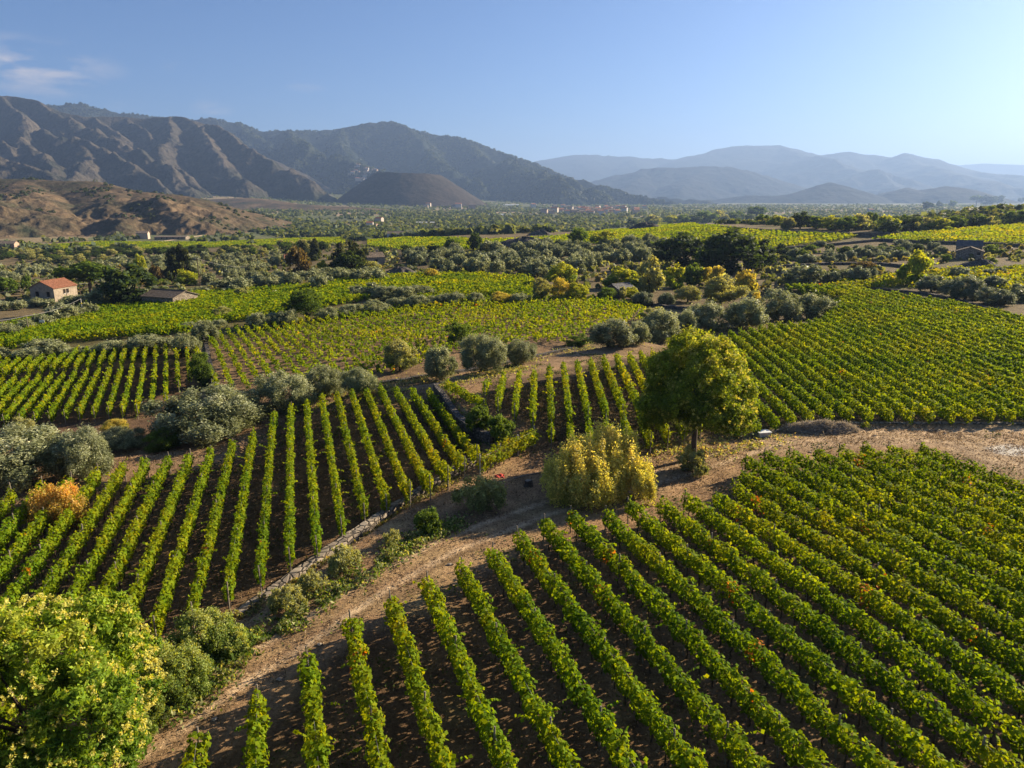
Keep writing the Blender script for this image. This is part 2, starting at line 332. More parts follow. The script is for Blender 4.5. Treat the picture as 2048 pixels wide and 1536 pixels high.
PF = [(422, 684), (470, 662), (520, 658), (560, 648), (640, 640), (700, 628), (760, 618), (830, 612), (900, 604), (980, 600), (1060, 596), (1180, 600), (1240, 608), (1290, 625), (1280, 650), (1180, 668), (1130, 690), (1070, 690), (1000, 700), (900, 710), (840, 735), (760, 760), (640, 770), (520, 790), (430, 790)]
PG = [(-40, 730), (-60, 690), (60, 662), (150, 640), (200, 618), (240, 606), (300, 606), (345, 612), (400, 604), (520, 596), (640, 590), (790, 608), (720, 622), (600, 645), (520, 660), (440, 668), (380, 690), (200, 702), (60, 718)]
PH = [(560, 592), (640, 575), (720, 560), (860, 556), (960, 556), (1062, 562), (1075, 585), (1055, 600), (940, 596), (880, 612), (800, 600), (720, 590), (640, 590)]
PR = [(1110, 477), (1200, 462), (1290, 448), (1345, 446), (1400, 450), (1500, 458), (1600, 464), (1700, 467), (1716, 470), (1660, 480), (1560, 491), (1470, 500), (1330, 480), (1220, 482), (1130, 488)]
PR2 = [(1745, 475), (1800, 466), (1900, 459), (2060, 446), (2400, 440), (2400, 492), (2060, 486), (1900, 480), (1790, 478)]
PM = [(735, 478), (850, 475), (960, 478), (1100, 472), (1145, 468), (1145, 484), (1020, 492), (900, 500), (800, 496), (735, 490)]
PL = [(60, 492), (200, 482), (420, 484), (560, 477), (690, 474), (690, 488), (600, 486), (450, 492), (330, 496), (110, 500)]
PX = [(1590, 580), (1700, 560), (1800, 548), (1900, 536), (2060, 532), (2400, 525), (2400, 610), (2060, 600), (1950, 560), (1700, 575)]
def wpoly(pp, z=0): return [at(px, py, z)[:2] for px, py in pp]

# ------------------------------------------------------------------ ground sheet
def build_ground():
    az = np.concatenate([np.linspace(-180, -60, 50, endpoint=False), np.linspace(-60, -42, 40, endpoint=False), np.linspace(-42, 42, 760, endpoint=False), np.linspace(42, 60, 40, endpoint=False), np.linspace(60, 180, 51)]) * np.pi / 180
    r = np.concatenate([[.5, 3, 6, 9], np.geomspace(12, 130, 250, endpoint=False), np.geomspace(130, 700, 110, endpoint=False), np.geomspace(700, 9000, 160, endpoint=False), np.geomspace(9000, 30000, 16)])
    A, Rr = np.meshgrid(az, r); X = np.sin(A) * Rr; Y = np.cos(A) * Rr; Z = Gz(X.ravel(), Y.ravel()).reshape(X.shape)
    na, nr = len(az), len(r); idx = np.arange(na * nr).reshape(nr, na)
    f = np.stack([idx[:-1, :-1], idx[:-1, 1:], idx[1:, 1:], idx[1:, :-1]], -1).reshape(-1, 4)
    x, y, z = X.ravel(), Y.ravel(), Z.ravel(); px, py = proj(x, y, z); fr = y > 4
    soil = np.array((.13, .085, .055)); path = np.array((.29, .19, .115)); straw = np.array((.34, .25, .135)); dark = np.array((.055, .04, .03)); weed = np.array((.085, .10, .035)); valley = np.array((.17, .165, .09))
    c = np.tile(path, (len(x), 1)).astype(float)
    def put(mask, colr, k=1.0): m = (mask * k)[:, None]; c[:] = c * (1 - m) + np.array(colr) * m
    rr = np.hypot(x, y); n1 = fbm(x / 6, y / 6, 4, 31); n2 = fbm(x / 25, y / 25, 3, 44); n3 = fbm(x / 1.6, y / 1.6, 3, 70)
    put(sst(-.1, .5, n1 + .5 * n3), straw, .75); put(sst(.1, .7, n3 - .3 * n1), soil, .7)
    put(sst(70, 130, rr), (.15, .12, .07)); put(sst(150, 260, rr) * sst(-.3, .4, n2), (.17, .135, .08), .7); put(sst(150, 260, rr) * sst(.1, .5, -n2), weed, .6)
    def zone(pp, colr, k=1, zz=0, soft=.6):
        q = wpoly(pp, zz); s = np.zeros(len(x)); near = fr & (rr < 700); s[near] = sst(-soft, soft, sdf(x[near], y[near], q)); put(s, colr, k); return s
    for pp, cc, zz in ((PA, (.155, .10, .062), 1.7), (PB, (.15, .098, .063), .9), (PCc, (.12, .078, .052), 1.5), (PD, (.11, .078, .048), 1.7), (PE, (.09, .075, .035), 1.5), (PF, (.20, .135, .085), 1.0), (PG, (.11, .10, .04), 1), (PH, (.11, .12, .04), 1), (PR, (.15, .15, .05), 1), (PR2, (.15, .15, .05), 1), (PM, (.14, .14, .05), 1), (PL, (.14, .15, .05), 1), (PX, (.15, .15, .05), 1)):
        s = zone(pp, cc, .92, zz)
        if pp in (PA, PB, PD): put(s * sst(.15, .6, n1 + .4 * n3), straw, .5); put(s * sst(.2, .6, -n1 + .3 * n3), weed, .55)
    # track towards the right and the bright dry ground round the big tree
    zone([(1500, 870), (1700, 850), (2100, 850), (2500, 870), (2500, 975), (2060, 950), (1980, 935), (1880, 890), (1500, 900)], (.44, .34, .24), .8, 0, 1.5)
    zone([(1230, 935), (1290, 900), (1500, 880), (1500, 930), (1350, 990), (1260, 985)], (.40, .27, .16), .6, 0, 2)
    trk = [flat(*p) for p in [(170, 1536), (330, 1440), (470, 1340), (620, 1255), (760, 1165), (900, 1090), (1080, 1020), (1280, 965), (1440, 915), (1560, 880), (1720, 868), (2060, 885), (2400, 900)]]; dt = dpoly(x, y, trk, False) + .12 * n1; put(sst(2.1, 1.2, dt) * (rr < 130), (.36, .25, .155), .35); put(sst(.34, .12, np.abs(dt - .85)) * (rr < 130) * sst(-.7, 0, n3), (.56, .43, .30), .8); put(sst(.3, .1, np.abs(dt - 1.35)) * (rr < 130), (.13, .09, .05), .5); put(sst(.35, .1, dt) * (rr < 130), straw, .4)
    zone([(1040, 725), (1290, 688), (1400, 660), (1400, 678), (1290, 700), (1060, 745), (880, 790), (560, 860), (470, 890), (300, 940), (290, 925), (470, 870), (560, 812), (700, 785), (870, 770)], (.24, .17, .11), .8, 0, .8)
    # lime patch
    q = wpoly([(1975, 897), (2010, 890), (2060, 894), (2110, 902), (2060, 912), (1995, 908)]); s = sst(-.35, .25, sdf(x, y, q) + .35 * n3) * (rr < 90); put(s, (.62, .62, .62), .85)
    # valley fields
    far = rr > 700; q = sst(600, 900, rr); put(q, valley)
    cs, ang = 150.0, .5; xr = (x * math.cos(ang) + y * math.sin(ang)) / cs; yr = (-x * math.sin(ang) + y * math.cos(ang)) / (cs * 1.6)
    xi, yi = np.floor(xr + .25 * vnoise(yr * .7, xr * .3, 3)), np.floor(yr + .2 * vnoise(xr * .6, yr * .5, 8)); h = _h(xi, yi, 77)
    pal = [(.30, (.085, .105, .06)), (.45, (.12, .14, .07)), (.6, (.26, .21, .14)), (.72, (.07, .09, .055)), (.82, (.16, .19, .08)), (.9, (.32, .25, .18)), (1.01, (.12, .15, .075))]
    lo = 0
    for hi, cc in pal: put(q * ((h >= lo) & (h < hi)), cc, .85); lo = hi
    put(q * sst(.2, .5, fbm(x / 60, y / 60, 3, 90)), (.06, .075, .04), .6)
    me = mesh_np('ground', np.stack([x, y, z], 1), f, M['ground'], c, smooth=True)
    return tag(link('ground', me), kind='structure')
build_ground()

# ------------------------------------------------------------------ mountains: crest and spur lines, slopes falling off them
def height_lines(x, y, lines, k):
    z = np.full(x.shape, -1e9)
    for L in lines:
        slope = L[0]; pts = [zat(*p) for p in L[1:]]
        for (x1, y1, z1), (x2, y2, z2) in zip(pts[:-1], pts[1:]):
            vx, vy = x2 - x1, y2 - y1; t = np.clip(((x - x1) * vx + (y - y1) * vy) / (vx * vx + vy * vy), 0, 1)
            d = np.hypot(x - x1 - t * vx, y - y1 - t * vy); zz = z1 + (z2 - z1) * t - slope * (np.sqrt(d * d + k * k) - k); z = np.maximum(z, zz)
    return z
def rangez(x, y, lines, k, fl, na, warp):
    wx = warp * fbm(x / (fl * 2), y / (fl * 2), 3, 21); wy = warp * fbm(x / (fl * 2), y / (fl * 2), 3, 57)
    z = height_lines(x + wx, y + wy, lines, k)
    top = height_lines(x, y, [lines[0]], k); nearcrest = sst(0, na * 3, top * 0 + np.abs(z - top) + 0)
    n = fbm(x / fl, y / fl, 5, 33, ridged=True) - .35 + .45 * (fbm(x / (fl * .35), y / (fl * .35), 3, 83, ridged=True) - .35)
    return z + na * n * (.25 + .75 * nearcrest)
def build_range(name, lines, pxr, rr, n, mat, k=30, fl=300, na=30, warp=60, base=None):
    ta = np.linspace((pxr[0] - 1024) * CP / F, (pxr[1] - 1024) * CP / F, n[0]); r = np.geomspace(rr[0], rr[1], n[1]); A, Rr = np.meshgrid(np.arctan(ta), r)
    X, Y = np.sin(A) * Rr, np.cos(A) * Rr; Z = rangez(X.ravel(), Y.ravel(), lines, k, fl, na, warp).reshape(X.shape)
    B = Gz(X.ravel(), Y.ravel()).reshape(X.shape); Z = np.maximum(Z, B - 12)
    idx = np.arange(Z.size).reshape(Z.shape); f = np.stack([idx[:-1, :-1], idx[:-1, 1:], idx[1:, 1:], idx[1:, :-1]], -1).reshape(-1, 4)
    zc = Z.ravel()[f].max(1) > (B.ravel()[f] - 11).max(1); f = f[zc]
    return tag(link(name, mesh_np(name, np.stack([X.ravel(), Y.ravel(), Z.ravel()], 1), f, mat, smooth=True)), kind='structure')
LEFT = [
 (.85, (-300, 180, 4700), (-150, 186, 4600), (0, 192, 4500), (40, 196, 4450), (75, 203, 4400), (120, 225, 4350), (170, 233, 4300), (230, 236, 4300), (300, 238, 4250), (345, 234, 4200), (400, 245, 4200), (440, 262, 4250), (500, 298, 4300), (560, 325, 4300), (620, 352, 4300), (660, 374, 4200)),
 (.85, (0, 192, 4500), (25, 222, 4250), (68, 266, 3800), (110, 275, 3600), (147, 283, 3450), (205, 307, 3250), (266, 341, 3050), (307, 366, 2900), (330, 385, 2800)),
 (.82, (147, 283, 3450), (171, 317, 3200), (150, 352, 2950), (145, 380, 2800)),
 (.85, (75, 203, 4400), (110, 225, 4200), (154, 252, 3900), (212, 280, 3600), (260, 297, 3400), (307, 317, 3250), (345, 341, 3100), (386, 371, 2950), (402, 388, 2900)),
 (.85, (355, 234, 4200), (400, 247, 4050), (441, 266, 3850), (492, 297, 3600), (547, 328, 3400), (590, 346, 3250), (640, 375, 3100)),
 (.85, (342, 238, 4150), (335, 272, 3800), (318, 298, 3600), (330, 330, 3350), (385, 358, 3100), (400, 375, 3000)),
 (.82, (390, 252, 4000), (418, 288, 3650), (440, 318, 3450), (470, 345, 3250), (505, 372, 3050)),
 (.82, (262, 240, 4250), (285, 262, 4000), (300, 285, 3800)), (.82, (190, 234, 4300), (200, 252, 4100), (240, 275, 3850)),
 (.82, (60, 262, 3850), (40, 285, 3600), (60, 310, 3350), (100, 340, 3050), (90, 370, 2800)),
 (.82, (-300, 240, 3900), (-100, 262, 3700), (0, 292, 3500), (20, 300, 3400)),
 (.7, (-300, 300, 3100), (-100, 308, 3000), (0, 318, 2950), (34, 335, 2850), (80, 352, 2750), (113, 364, 2650), (135, 380, 2600))]
MID = [
 (.55, (40, 215, 6600), (100, 212, 6300), (165, 212, 6300), (210, 222, 6300), (260, 232, 6200), (320, 237, 6200), (380, 240, 6200), (410, 240, 6200), (470, 250, 6100), (540, 265, 6000), (570, 263, 6000), (640, 266, 6000), (690, 256, 6000), (740, 247, 6000), (787, 246, 6000), (830, 262, 5900), (880, 272, 5800), (930, 280, 5700), (980, 300, 5600), (1010, 312, 5500), (1049, 321, 5400), (1100, 341, 5200), (1147, 356, 5000), (1200, 371, 4800), (1245, 384, 4600), (1303, 400, 4400), (1350, 409, 4300)),
 (.62, (787, 247, 6000), (823, 262, 5700), (850, 300, 5300), (873, 329, 5000), (900, 350, 4700), (940, 378, 4400)),
 (.62, (690, 257, 6000), (675, 290, 5500), (690, 320, 5000), (720, 350, 4600)),
 (.62, (570, 264, 6000), (600, 298, 5000), (639, 317, 4700), (698, 330, 4500), (735, 340, 4300), (764, 354, 4150), (790, 375, 3950)),
 (.62, (930, 282, 5700), (951, 312, 5300), (1014, 334, 4900), (1069, 357, 4500), (1108, 373, 4300), (1150, 392, 4000)),
 (.62, (470, 250, 6100), (510, 278, 5600), (560, 302, 5200), (600, 325, 4900), (640, 352, 4600)),
 (.62, (1049, 323, 5400), (1080, 352, 4800), (1150, 376, 4400), (1210, 395, 4100)),
 (.62, (320, 238, 6200), (360, 262, 5700), (420, 290, 5300))]
build_range('mountain_range', LEFT, (-300, 700), (2400, 5200), (900, 420), M['mnt_brown'], 8, 330, 40, 42)
build_range('wooded_mountain', MID, (30, 1400), (3700, 7300), (900, 300), M['mnt_green'], 14, 520, 105, 80)
R1 = [(.3, (980, 345, 14500), (1070, 322, 14000), (1130, 314, 14000), (1200, 309, 14000), (1260, 312, 14000), (1300, 320, 14000), (1340, 320, 14000), (1400, 308, 13800), (1440, 298, 13600), (1490, 291, 13500), (1560, 290, 13500), (1600, 305, 13500), (1640, 312, 13500), (1700, 307, 13500), (1740, 310, 13500), (1790, 318, 13500), (1815, 308, 13300), (1850, 315, 13300), (1900, 331, 13000), (1950, 340, 13000), (2048, 352, 12500), (2200, 365, 12000)),
      (.3, (1560, 292, 13500), (1660, 325, 11500), (1740, 350, 10500), (1830, 380, 9500)), (.3, (1260, 314, 14000), (1290, 345, 12000), (1320, 375, 10500)), (.3, (1815, 310, 13300), (1880, 345, 11500), (1960, 370, 10500))]
build_range('far_mountain', R1, (950, 2250), (8500, 16000), (420, 120), M['mnt_far'], 40, 1300, 190, 190)
R1B = [(.25, (1850, 352, 21000), (1900, 338, 21000), (1930, 330, 21000), (1960, 328, 21000), (2048, 330, 21000), (2300, 326, 21000))]
build_range('far_ridge', R1B, (1800, 2350), (17500, 23500), (160, 60), M['mnt_far'], 100, 1800, 80, 150)
R2 = [(.32, (1170, 382, 9000), (1210, 366, 9000), (1240, 351, 9000), (1290, 341, 9000), (1340, 336, 9000), (1400, 334, 9000), (1460, 337, 9000), (1500, 346, 9000), (1560, 366, 9000), (1640, 388, 8800), (1700, 400, 8600)),
      (.3, (1400, 336, 9000), (1380, 362, 8200), (1360, 388, 7500)), (.3, (1290, 342, 9000), (1270, 368, 8200), (1240, 392, 7400))]
build_range('blue_mountain', R2, (1120, 1760), (6900, 10300), (320, 130), M['mnt_far'], 25, 800, 130, 110)
R3 = [(.3, (1380, 404, 6600), (1450, 398, 6500), (1500, 390, 6400), (1560, 392, 6400), (1600, 386, 6400), (1640, 372, 6400), (1662, 366, 6400), (1690, 376, 6400), (1740, 392, 6400), (1770, 393, 6500), (1800, 380, 6600), (1815, 375, 6600), (1835, 379, 6600), (1855, 378, 6600), (1890, 373, 6600), (1920, 376, 6600), (1945, 389, 6600), (2000, 402, 6600)),
      (.26, (1180, 402, 5600), (1280, 397, 5500), (1340, 402, 5300), (1420, 405, 5200))]
build_range('low_hill', R3, (1150, 2060), (4900, 7400), (420, 130), M['mnt_far'], 16, 420, 42, 60)
HILL = [(.34, (-400, 352, 1500), (-100, 356, 1450), (0, 358, 1420), (60, 357, 1400), (120, 364, 1350), (178, 364, 1320), (239, 378, 1250), (290, 386, 1220), (342, 389, 1200), (393, 396, 1170), (444, 416, 1120), (495, 433, 1080), (535, 446, 1050)),
        (.34, (178, 366, 1320), (230, 398, 1150), (255, 425, 1030), (240, 448, 960)), (.34, (290, 388, 1220), (310, 398, 1120), (360, 402, 1060), (380, 425, 1000), (400, 446, 950)),
        (.34, (60, 360, 1400), (40, 395, 1180), (60, 425, 1050), (90, 445, 980)), (.34, (-200, 380, 1250), (-60, 400, 1120), (10, 420, 1050))]
build_range('dry_hill', HILL, (-420, 580), (880, 1750), (560, 260), M['hill'], 26, 120, 11, 22)
LOWM = [(.18, (430, 398, 2700), (500, 396, 2500), (520, 398, 2450), (560, 406, 2350), (640, 411, 2250), (740, 416, 2200))]
build_range('brown_rise', LOWM, (400, 800), (1900, 3000), (200, 100), M['hill'], 26, 120, 5, 20)
def cinder_cone():
    cx, cy, _ = zat(818, 400, 3150); b = zg(cx, cy) - 6; na, nr = 220, 90; a = np.linspace(0, 2 * np.pi, na, endpoint=False); r = np.linspace(0, 1, nr) ** .8 * 340
    A, Q = np.meshgrid(a, r); h = 128 * np.clip((330 - Q) / 195, 0, 1); rim = 128 + 5 * np.cos(A - 3.3)
    h = np.where(Q < 135, rim - 26 * sst(130, 40, Q), h * rim / 128); h = h + 4 * fbm(Q / 50 + 9, A * 4, 4, 4) * (Q < 325); h *= sst(340, 300, Q) * .15 + .85
    Q2 = Q * (1 + .05 * np.cos(A * 2 + 1)); X, Y = cx + Q2 * np.cos(A), cy + Q2 * np.sin(A); idx = np.arange(na * nr).reshape(nr, na); nx = np.roll(idx, -1, 1)
    f = np.stack([idx[:-1], nx[:-1], nx[1:], idx[1:]], -1).reshape(-1, 4)
    tag(link('cinder_cone', mesh_np('cinder_cone', np.stack([X.ravel(), Y.ravel(), (b + h).ravel()], 1), f, M['cone'], smooth=True)), kind='structure')
cinder_cone()

# ------------------------------------------------------------------ leaves
def leaf_faces(Pn, Nn, s, rg, el=1.35):
    n = len(Pn); Nn = Nn / (np.linalg.norm(Nn, axis=1, keepdims=True) + 1e-9); t = rg.normal(size=(n, 3)); t -= Nn * (t * Nn).sum(1, keepdims=True); t /= np.linalg.norm(t, axis=1, keepdims=True) + 1e-9
    b = np.cross(Nn, t); s = np.broadcast_to(np.asarray(s, float), (n,))[:, None] * rg.uniform(.7, 1.25, (n, 1))
    L, W = s * .5 * el, s * .5 / el ** .3
    V = np.stack([Pn - t * L, Pn + b * W - t * L * .15, Pn + t * L, Pn - b * W - t * L * .15], 1).reshape(-1, 3); return V, np.arange(4 * n).reshape(n, 4)
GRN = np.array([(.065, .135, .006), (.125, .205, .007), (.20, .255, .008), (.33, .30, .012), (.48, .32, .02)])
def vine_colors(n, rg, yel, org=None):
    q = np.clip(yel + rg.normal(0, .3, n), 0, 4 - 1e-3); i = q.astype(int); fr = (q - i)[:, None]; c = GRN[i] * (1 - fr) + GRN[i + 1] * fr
    c = c * rg.uniform(.82, 1.18, (n, 1))
    if org is not None: m = rg.uniform(0, 1, n) < org; c[m] = np.array((.42, .15, .03)) * rg.uniform(.6, 1.2, (m.sum(), 1))
    return c
post_mesh = {}
def post_me(kind, h):
    k = (kind, round(h, 1))
    if k not in post_mesh:
        b = MB(); b.tube([(0, 0, -.15), (.01, 0, h * .5), (0, .01, h)], [.045, .042, .038], 6); post_mesh[k] = b.mesh('post', M[kind])
    return post_mesh[k]
trunk_meshes = []
for q in range(4):
    b = MB(); rr_ = random.Random(q); p = [(0, 0, -.1)]
    for i in range(4): p.append((p[-1][0] + rr_.uniform(-.07, .07), p[-1][1] + rr_.uniform(-.07, .07), .25 + i * .25))
    b.tube(p, [.05, .04, .035, .032, .025], 6); b.tube([p[-2], (p[-2][0] + .25, p[-2][1] + .05, p[-2][2] + .3)], [.022, .012], 5); b.tube([p[-2], (p[-2][0] - .22, p[-2][1], p[-2][2] + .28)], [.022, .012], 5)
    trunk_meshes.append(b.mesh('vine_trunk', M['vinewood']))
ROWS = 0
def vine_rows(poly, az, sp, off, ztop, h, hw, base, label, group, seed, yel=1.2, gap=.0, patch=.0, posts=5.5, trunks=1.1, cover=4.6, minl=2.5, jit=0., pk='post', lsc=1.0, maxn=999, order=1, wob=.22, lump=1.0):
    """one object per trellised row, clipped to the block"""
    global ROWS
    az = R(az); n = np.array([math.cos(az), -math.sin(az)]); d = np.array([math.sin(az), math.cos(az)]); W = np.array(wpoly(poly, ztop)); o = W @ n; s = W @ d
    k0, k1 = math.ceil((o.min() - off) / sp), math.floor((o.max() - off) / sp); segs = []
    for k in range(k0, k1 + 1):
        q = off + k * sp; c = []
        for i in range(len(W)):
            j = (i + 1) % len(W)
            if (o[i] > q) != (o[j] > q): c.append(s[i] + (s[j] - s[i]) * (q - o[i]) / (o[j] - o[i]))
        c.sort()
        sg = []
        for a, b in zip(c[::2], c[1::2]):
            if sg and a - sg[-1][1] < 7: sg[-1][1] = b
            else: sg.append([a, b])
        for a, b in sg:
            if b - a > minl: segs.append((q, a, b))
    rg = np.random.default_rng(seed); cnt = 0; segs = segs[::order]
    for (q, a, b) in segs[:maxn]:
        cnt += 1; ROWS += 1; L = b - a; root_xy = n * q + d * a; zr = zg(*root_xy); root = empty('vine_row', (root_xy[0], root_xy[1], zr), label.format(o=od(cnt)), 'vine row', group)
        dist = math.hypot(*(n * q + d * (a + b) / 2)); dn_ = math.hypot(*(n * q + d * a)); dist = .5 * dist + .5 * dn_
        ls = max(.165, dist * .0031) * lsc; dens = cover * (hw * 2 + (h - base)) / 2.1 / (ls * ls * .62); nl = int(dens * L)
        S = rg.uniform(0, L, nl); ph = rg.uniform(0, 1000)
        wid = hw * (1 + .45 * vnoise(S / 1.0 + ph, S * 0, 1) + .3 * vnoise(S / .37 + ph, S * 0, 6)); top = h * (1 + .17 * vnoise(S / 1.5 + ph, S * 0 + 5, 2) + .12 * vnoise(S / .42 + ph, S * 0 + 5, 3))
        bt = base + .25 * vnoise(S / .8 + ph, S * 0 + 9, 4); dens_mod = vnoise(S / 1.6 + ph, S * 0 + 3, 5)
        keep = np.ones(nl, bool)
        if gap: keep = dens_mod > (gap * 2 - 1) * .6 + rg.normal(0, .08, nl)
        else: keep = dens_mod > -.6 + rg.normal(0, .1, nl)
        th = rg.uniform(0, 2 * np.pi, nl); rad = 1 - .55 * rg.uniform(0, 1, nl) ** 2.2 + rg.normal(0, .07, nl)
        rad = rad * (1 + .5 * lump * vnoise(S / .55 + ph, th * 1.0, 41) + .2 * vnoise(S / .2 + ph, th * 2.6, 43)); low = np.sin(th) < 0; hc, hh = (top + bt) / 2, (top - bt) / 2
        cx = np.cos(th) * wid * rad * np.where(low, .8, 1); cz = hc + np.sin(th) * hh * rad; cx = np.sign(cx) * np.abs(cx) ** .85 * wid ** .15
        cx += wob * vnoise(S / 3 + ph, S * 0 + 11, 7) * hw
        nrm = np.stack([n[0] * np.cos(th), n[1] * np.cos(th), np.sin(th) * .9 + .12], 1) * 1.0 + rg.normal(0, .5, (nl, 3))
        # shoots that stick out
        ns_ = int(L * 2.1 * min(1, .2 / ls + .3)); ss = rg.uniform(0, L, ns_); per = max(3, int(9 * .13 / ls)); S2 = np.repeat(ss, per); u = np.tile(np.linspace(.1, 1, per), ns_)
        sx = np.repeat(rg.normal(0, .7, ns_), per) * u; arch = np.repeat(rg.uniform(.1, .5, ns_), per); sz = np.repeat(rg.uniform(.12, .55, ns_), per) * u - arch * u * u * (rg.uniform(0, 1) * .6 + .4); sd = np.repeat(rg.normal(0, .3, ns_), per) * u; side = np.repeat(rg.uniform(-1, 1, ns_), per)
        S = np.concatenate([S[keep], S2 + sd]); cx = np.concatenate([cx[keep], side * hw * .8 + sx * hw * 1.5]); cz = np.concatenate([cz[keep], h * np.sqrt(np.clip(1 - side ** 2 * .5, .1, 1)) - .1 + sz]); nrm = np.concatenate([nrm[keep], rg.normal(0, 1, (len(S2), 3))])
        if jit: cx += jit * vnoise(S / 1.2 + ph, S * 0 + 21, 17)
        wx = n[0] * (q + cx) + d[0] * (a + S); wy = n[1] * (q + cx) + d[1] * (a + S); gz = Gz(wx, wy)
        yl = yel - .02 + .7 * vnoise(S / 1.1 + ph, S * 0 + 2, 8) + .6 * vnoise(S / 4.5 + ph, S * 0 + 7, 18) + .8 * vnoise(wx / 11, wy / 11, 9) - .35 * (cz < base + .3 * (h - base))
        og = np.clip((vnoise(S / 2.5 + ph, S * 0 + 4, 12) - (.72 - patch)) * 2.2, 0, .6) if patch else None
        c = vine_colors(len(S), rg, yl, og)
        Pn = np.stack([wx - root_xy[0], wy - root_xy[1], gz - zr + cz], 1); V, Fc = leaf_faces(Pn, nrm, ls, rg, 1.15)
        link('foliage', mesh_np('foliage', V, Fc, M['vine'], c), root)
        def put(name, me, s_, dx=0, rz=0, sc=1):
            w_ = n * (q + dx) + d * (a + s_); ob = link(name, me, root, (w_[0] - root_xy[0], w_[1] - root_xy[1], zg(*w_) - zr)); ob.rotation_euler[2] = rz; ob.scale = (1, 1, sc); return ob
        if posts:
            npst = max(2, int(L / posts) + 1); me = post_me(pk, h + .22)
            for i in range(npst): o_ = put('post', me, i * L / (npst - 1), 0, rg.uniform(0, 6)); o_.rotation_euler[0] = rg.normal(0, .03)
        if trunks:
            for i in range(min(90, int(L / trunks))): put('vine_trunk', trunk_meshes[int(rg.integers(4))], (i + .5) * trunks + rg.normal(0, .08), rg.normal(0, .04), rg.uniform(0, 6), (base + .3) / 1.0)
        if posts and dist < 75:
            wb = MB()
            for zz in (base + .1, h - .15):
                pts = [];
                for i in range(int(L / 4) + 2): s_ = min(L, i * 4); w_ = n * q + d * (a + s_); pts.append((w_[0] - root_xy[0], w_[1] - root_xy[1], zg(*w_) - zr + zz))
                wb.tube(pts, .006, 3)
            wb.build('wire', M['wire'], root)
    return cnt
print('A', vine_rows(PA, -18.7, 2.02, 2.25 - 2.02 * 40, 1.65, 1.64, .35, .6, '{o} vine row from the left in the near block beside the dirt track', 'vine rows in the near block', 1, 1.25, patch=.16, cover=5.6, lump=.85))
print('B', vine_rows(PB, -16.7, 1.535, 6.11 - 1.535 * 60, 1.0, 1.7, .25, .6, '{o} vine row from the left in the narrow-row block below the olive trees', 'vine rows in the narrow-row block', 2, 1.55, patch=.1, cover=4.4))
print('C', vine_rows(PCc, -25.1, 1.41, -4.1 - 1.41 * 40, -.5, 1.55, .19, .5, '{o} vine row from the left in the sunken block of dark soil', 'vine rows on the dark soil', 3, 1.7, patch=.08, cover=5.2, trunks=0))
print('D', vine_rows(PD, 2.3, 1.59, -.57 - 1.59 * 10, 2.6, 1.75, .26, .55, '{o} vine row from the left in the short block behind the golden bush', 'vine rows behind the golden bush', 4, 1.7, cover=4.4))
print('E', vine_rows(PE, 4.6, 1.84, 20.21 - 1.84 * 20, 1.5, 1.35, .29, .3, '{o} vine row from the left in the broad field right of the big tree', 'vine rows in the broad right field', 5, 1.2, patch=.1, trunks=0, posts=0, cover=6.0, jit=.04, wob=.1, lsc=.85, lump=.45))
print('F', vine_rows(PF, -25.6, 1.6, 5.33 - 1.6 * 40, 0, 1.3, .26, .35, '{o} gappy vine row from the left in the brown field', 'vine rows in the brown field', 6, 1.45, gap=.6, patch=.1, trunks=0, posts=0, cover=3.6, jit=.3))
print('G', vine_rows(PG, -72, 2.0, 0, -2, 1.5, .62, .25, '{o} vine row from the near side in the green field below the barn', 'vine rows below the barn', 7, 1.2, gap=.2, trunks=0, posts=0, cover=3.4, jit=.7, order=1))
print('H', vine_rows(PH, 86, 2.6, 0, -.5, 1.4, .6, .25, '{o} vine row from the far side in the level field behind the grey olives', 'vine rows in the level field', 8, 1.4, gap=.12, trunks=0, posts=0, cover=3.4, jit=.3))
def vine_mass(name, poly, az, sp, h, wd, seed, yel, ls=.55, dens=2.2):
    """far vineyard whose rows cannot be told apart"""
    W = wpoly(poly, 1.2); A = np.array(W); rg = np.random.default_rng(seed); lo, hi = A.min(0), A.max(0); n = int(np.prod(hi - lo) * dens); X = rg.uniform(lo[0], hi[0], n); Y = rg.uniform(lo[1], hi[1], n); az = R(az); o = X * math.cos(az) - Y * math.sin(az); f = np.abs((o / sp) % 1 - .5) * sp
    k = inpoly(X, Y, W) & (f < wd / 2 * (1 + .5 * vnoise(X / 3, Y / 3, seed))) & (fbm(X / 5, Y / 5, 2, seed + 2) > -.42); X, Y, f = X[k], Y[k], f[k]; top = h * (1 + .2 * vnoise(X / 2.5, Y / 2.5, seed + 1)) * np.sqrt(np.clip(1 - (f / wd) ** 2, .2, 1)); Z = Gz(X, Y) + top * (1 - .6 * rg.uniform(0, 1, len(X)) ** 2)
    nn = rg.normal(0, .7, (len(X), 3)); nn[:, 2] += .5; V, Fc = leaf_faces(np.stack([X, Y, Z], 1), nn, ls + np.hypot(X, Y) * .0009, rg, 1.1); yl = yel + 1.0 * vnoise(X / 12, Y / 12, 5); tag(link(name, mesh_np(name, V, Fc, M['vine'], vine_colors(len(X), rg, yl))), kind='stuff'); print(name, len(X))
vine_mass('ridge_vineyard', PR, 20, 2.3, 1.5, 1.9, 9, 1.45, dens=2.8)
vine_mass('upper_vineyard', PR2, 35, 2.3, 1.5, 1.9, 10, 1.7, dens=2.8)
vine_mass('band_vineyard', PM, 15, 3.2, 1.6, 2.0, 12, 1.4)
vine_mass('strip_vineyard', PL, 75, 4.0, 1.5, 2.6, 13, 1.5)
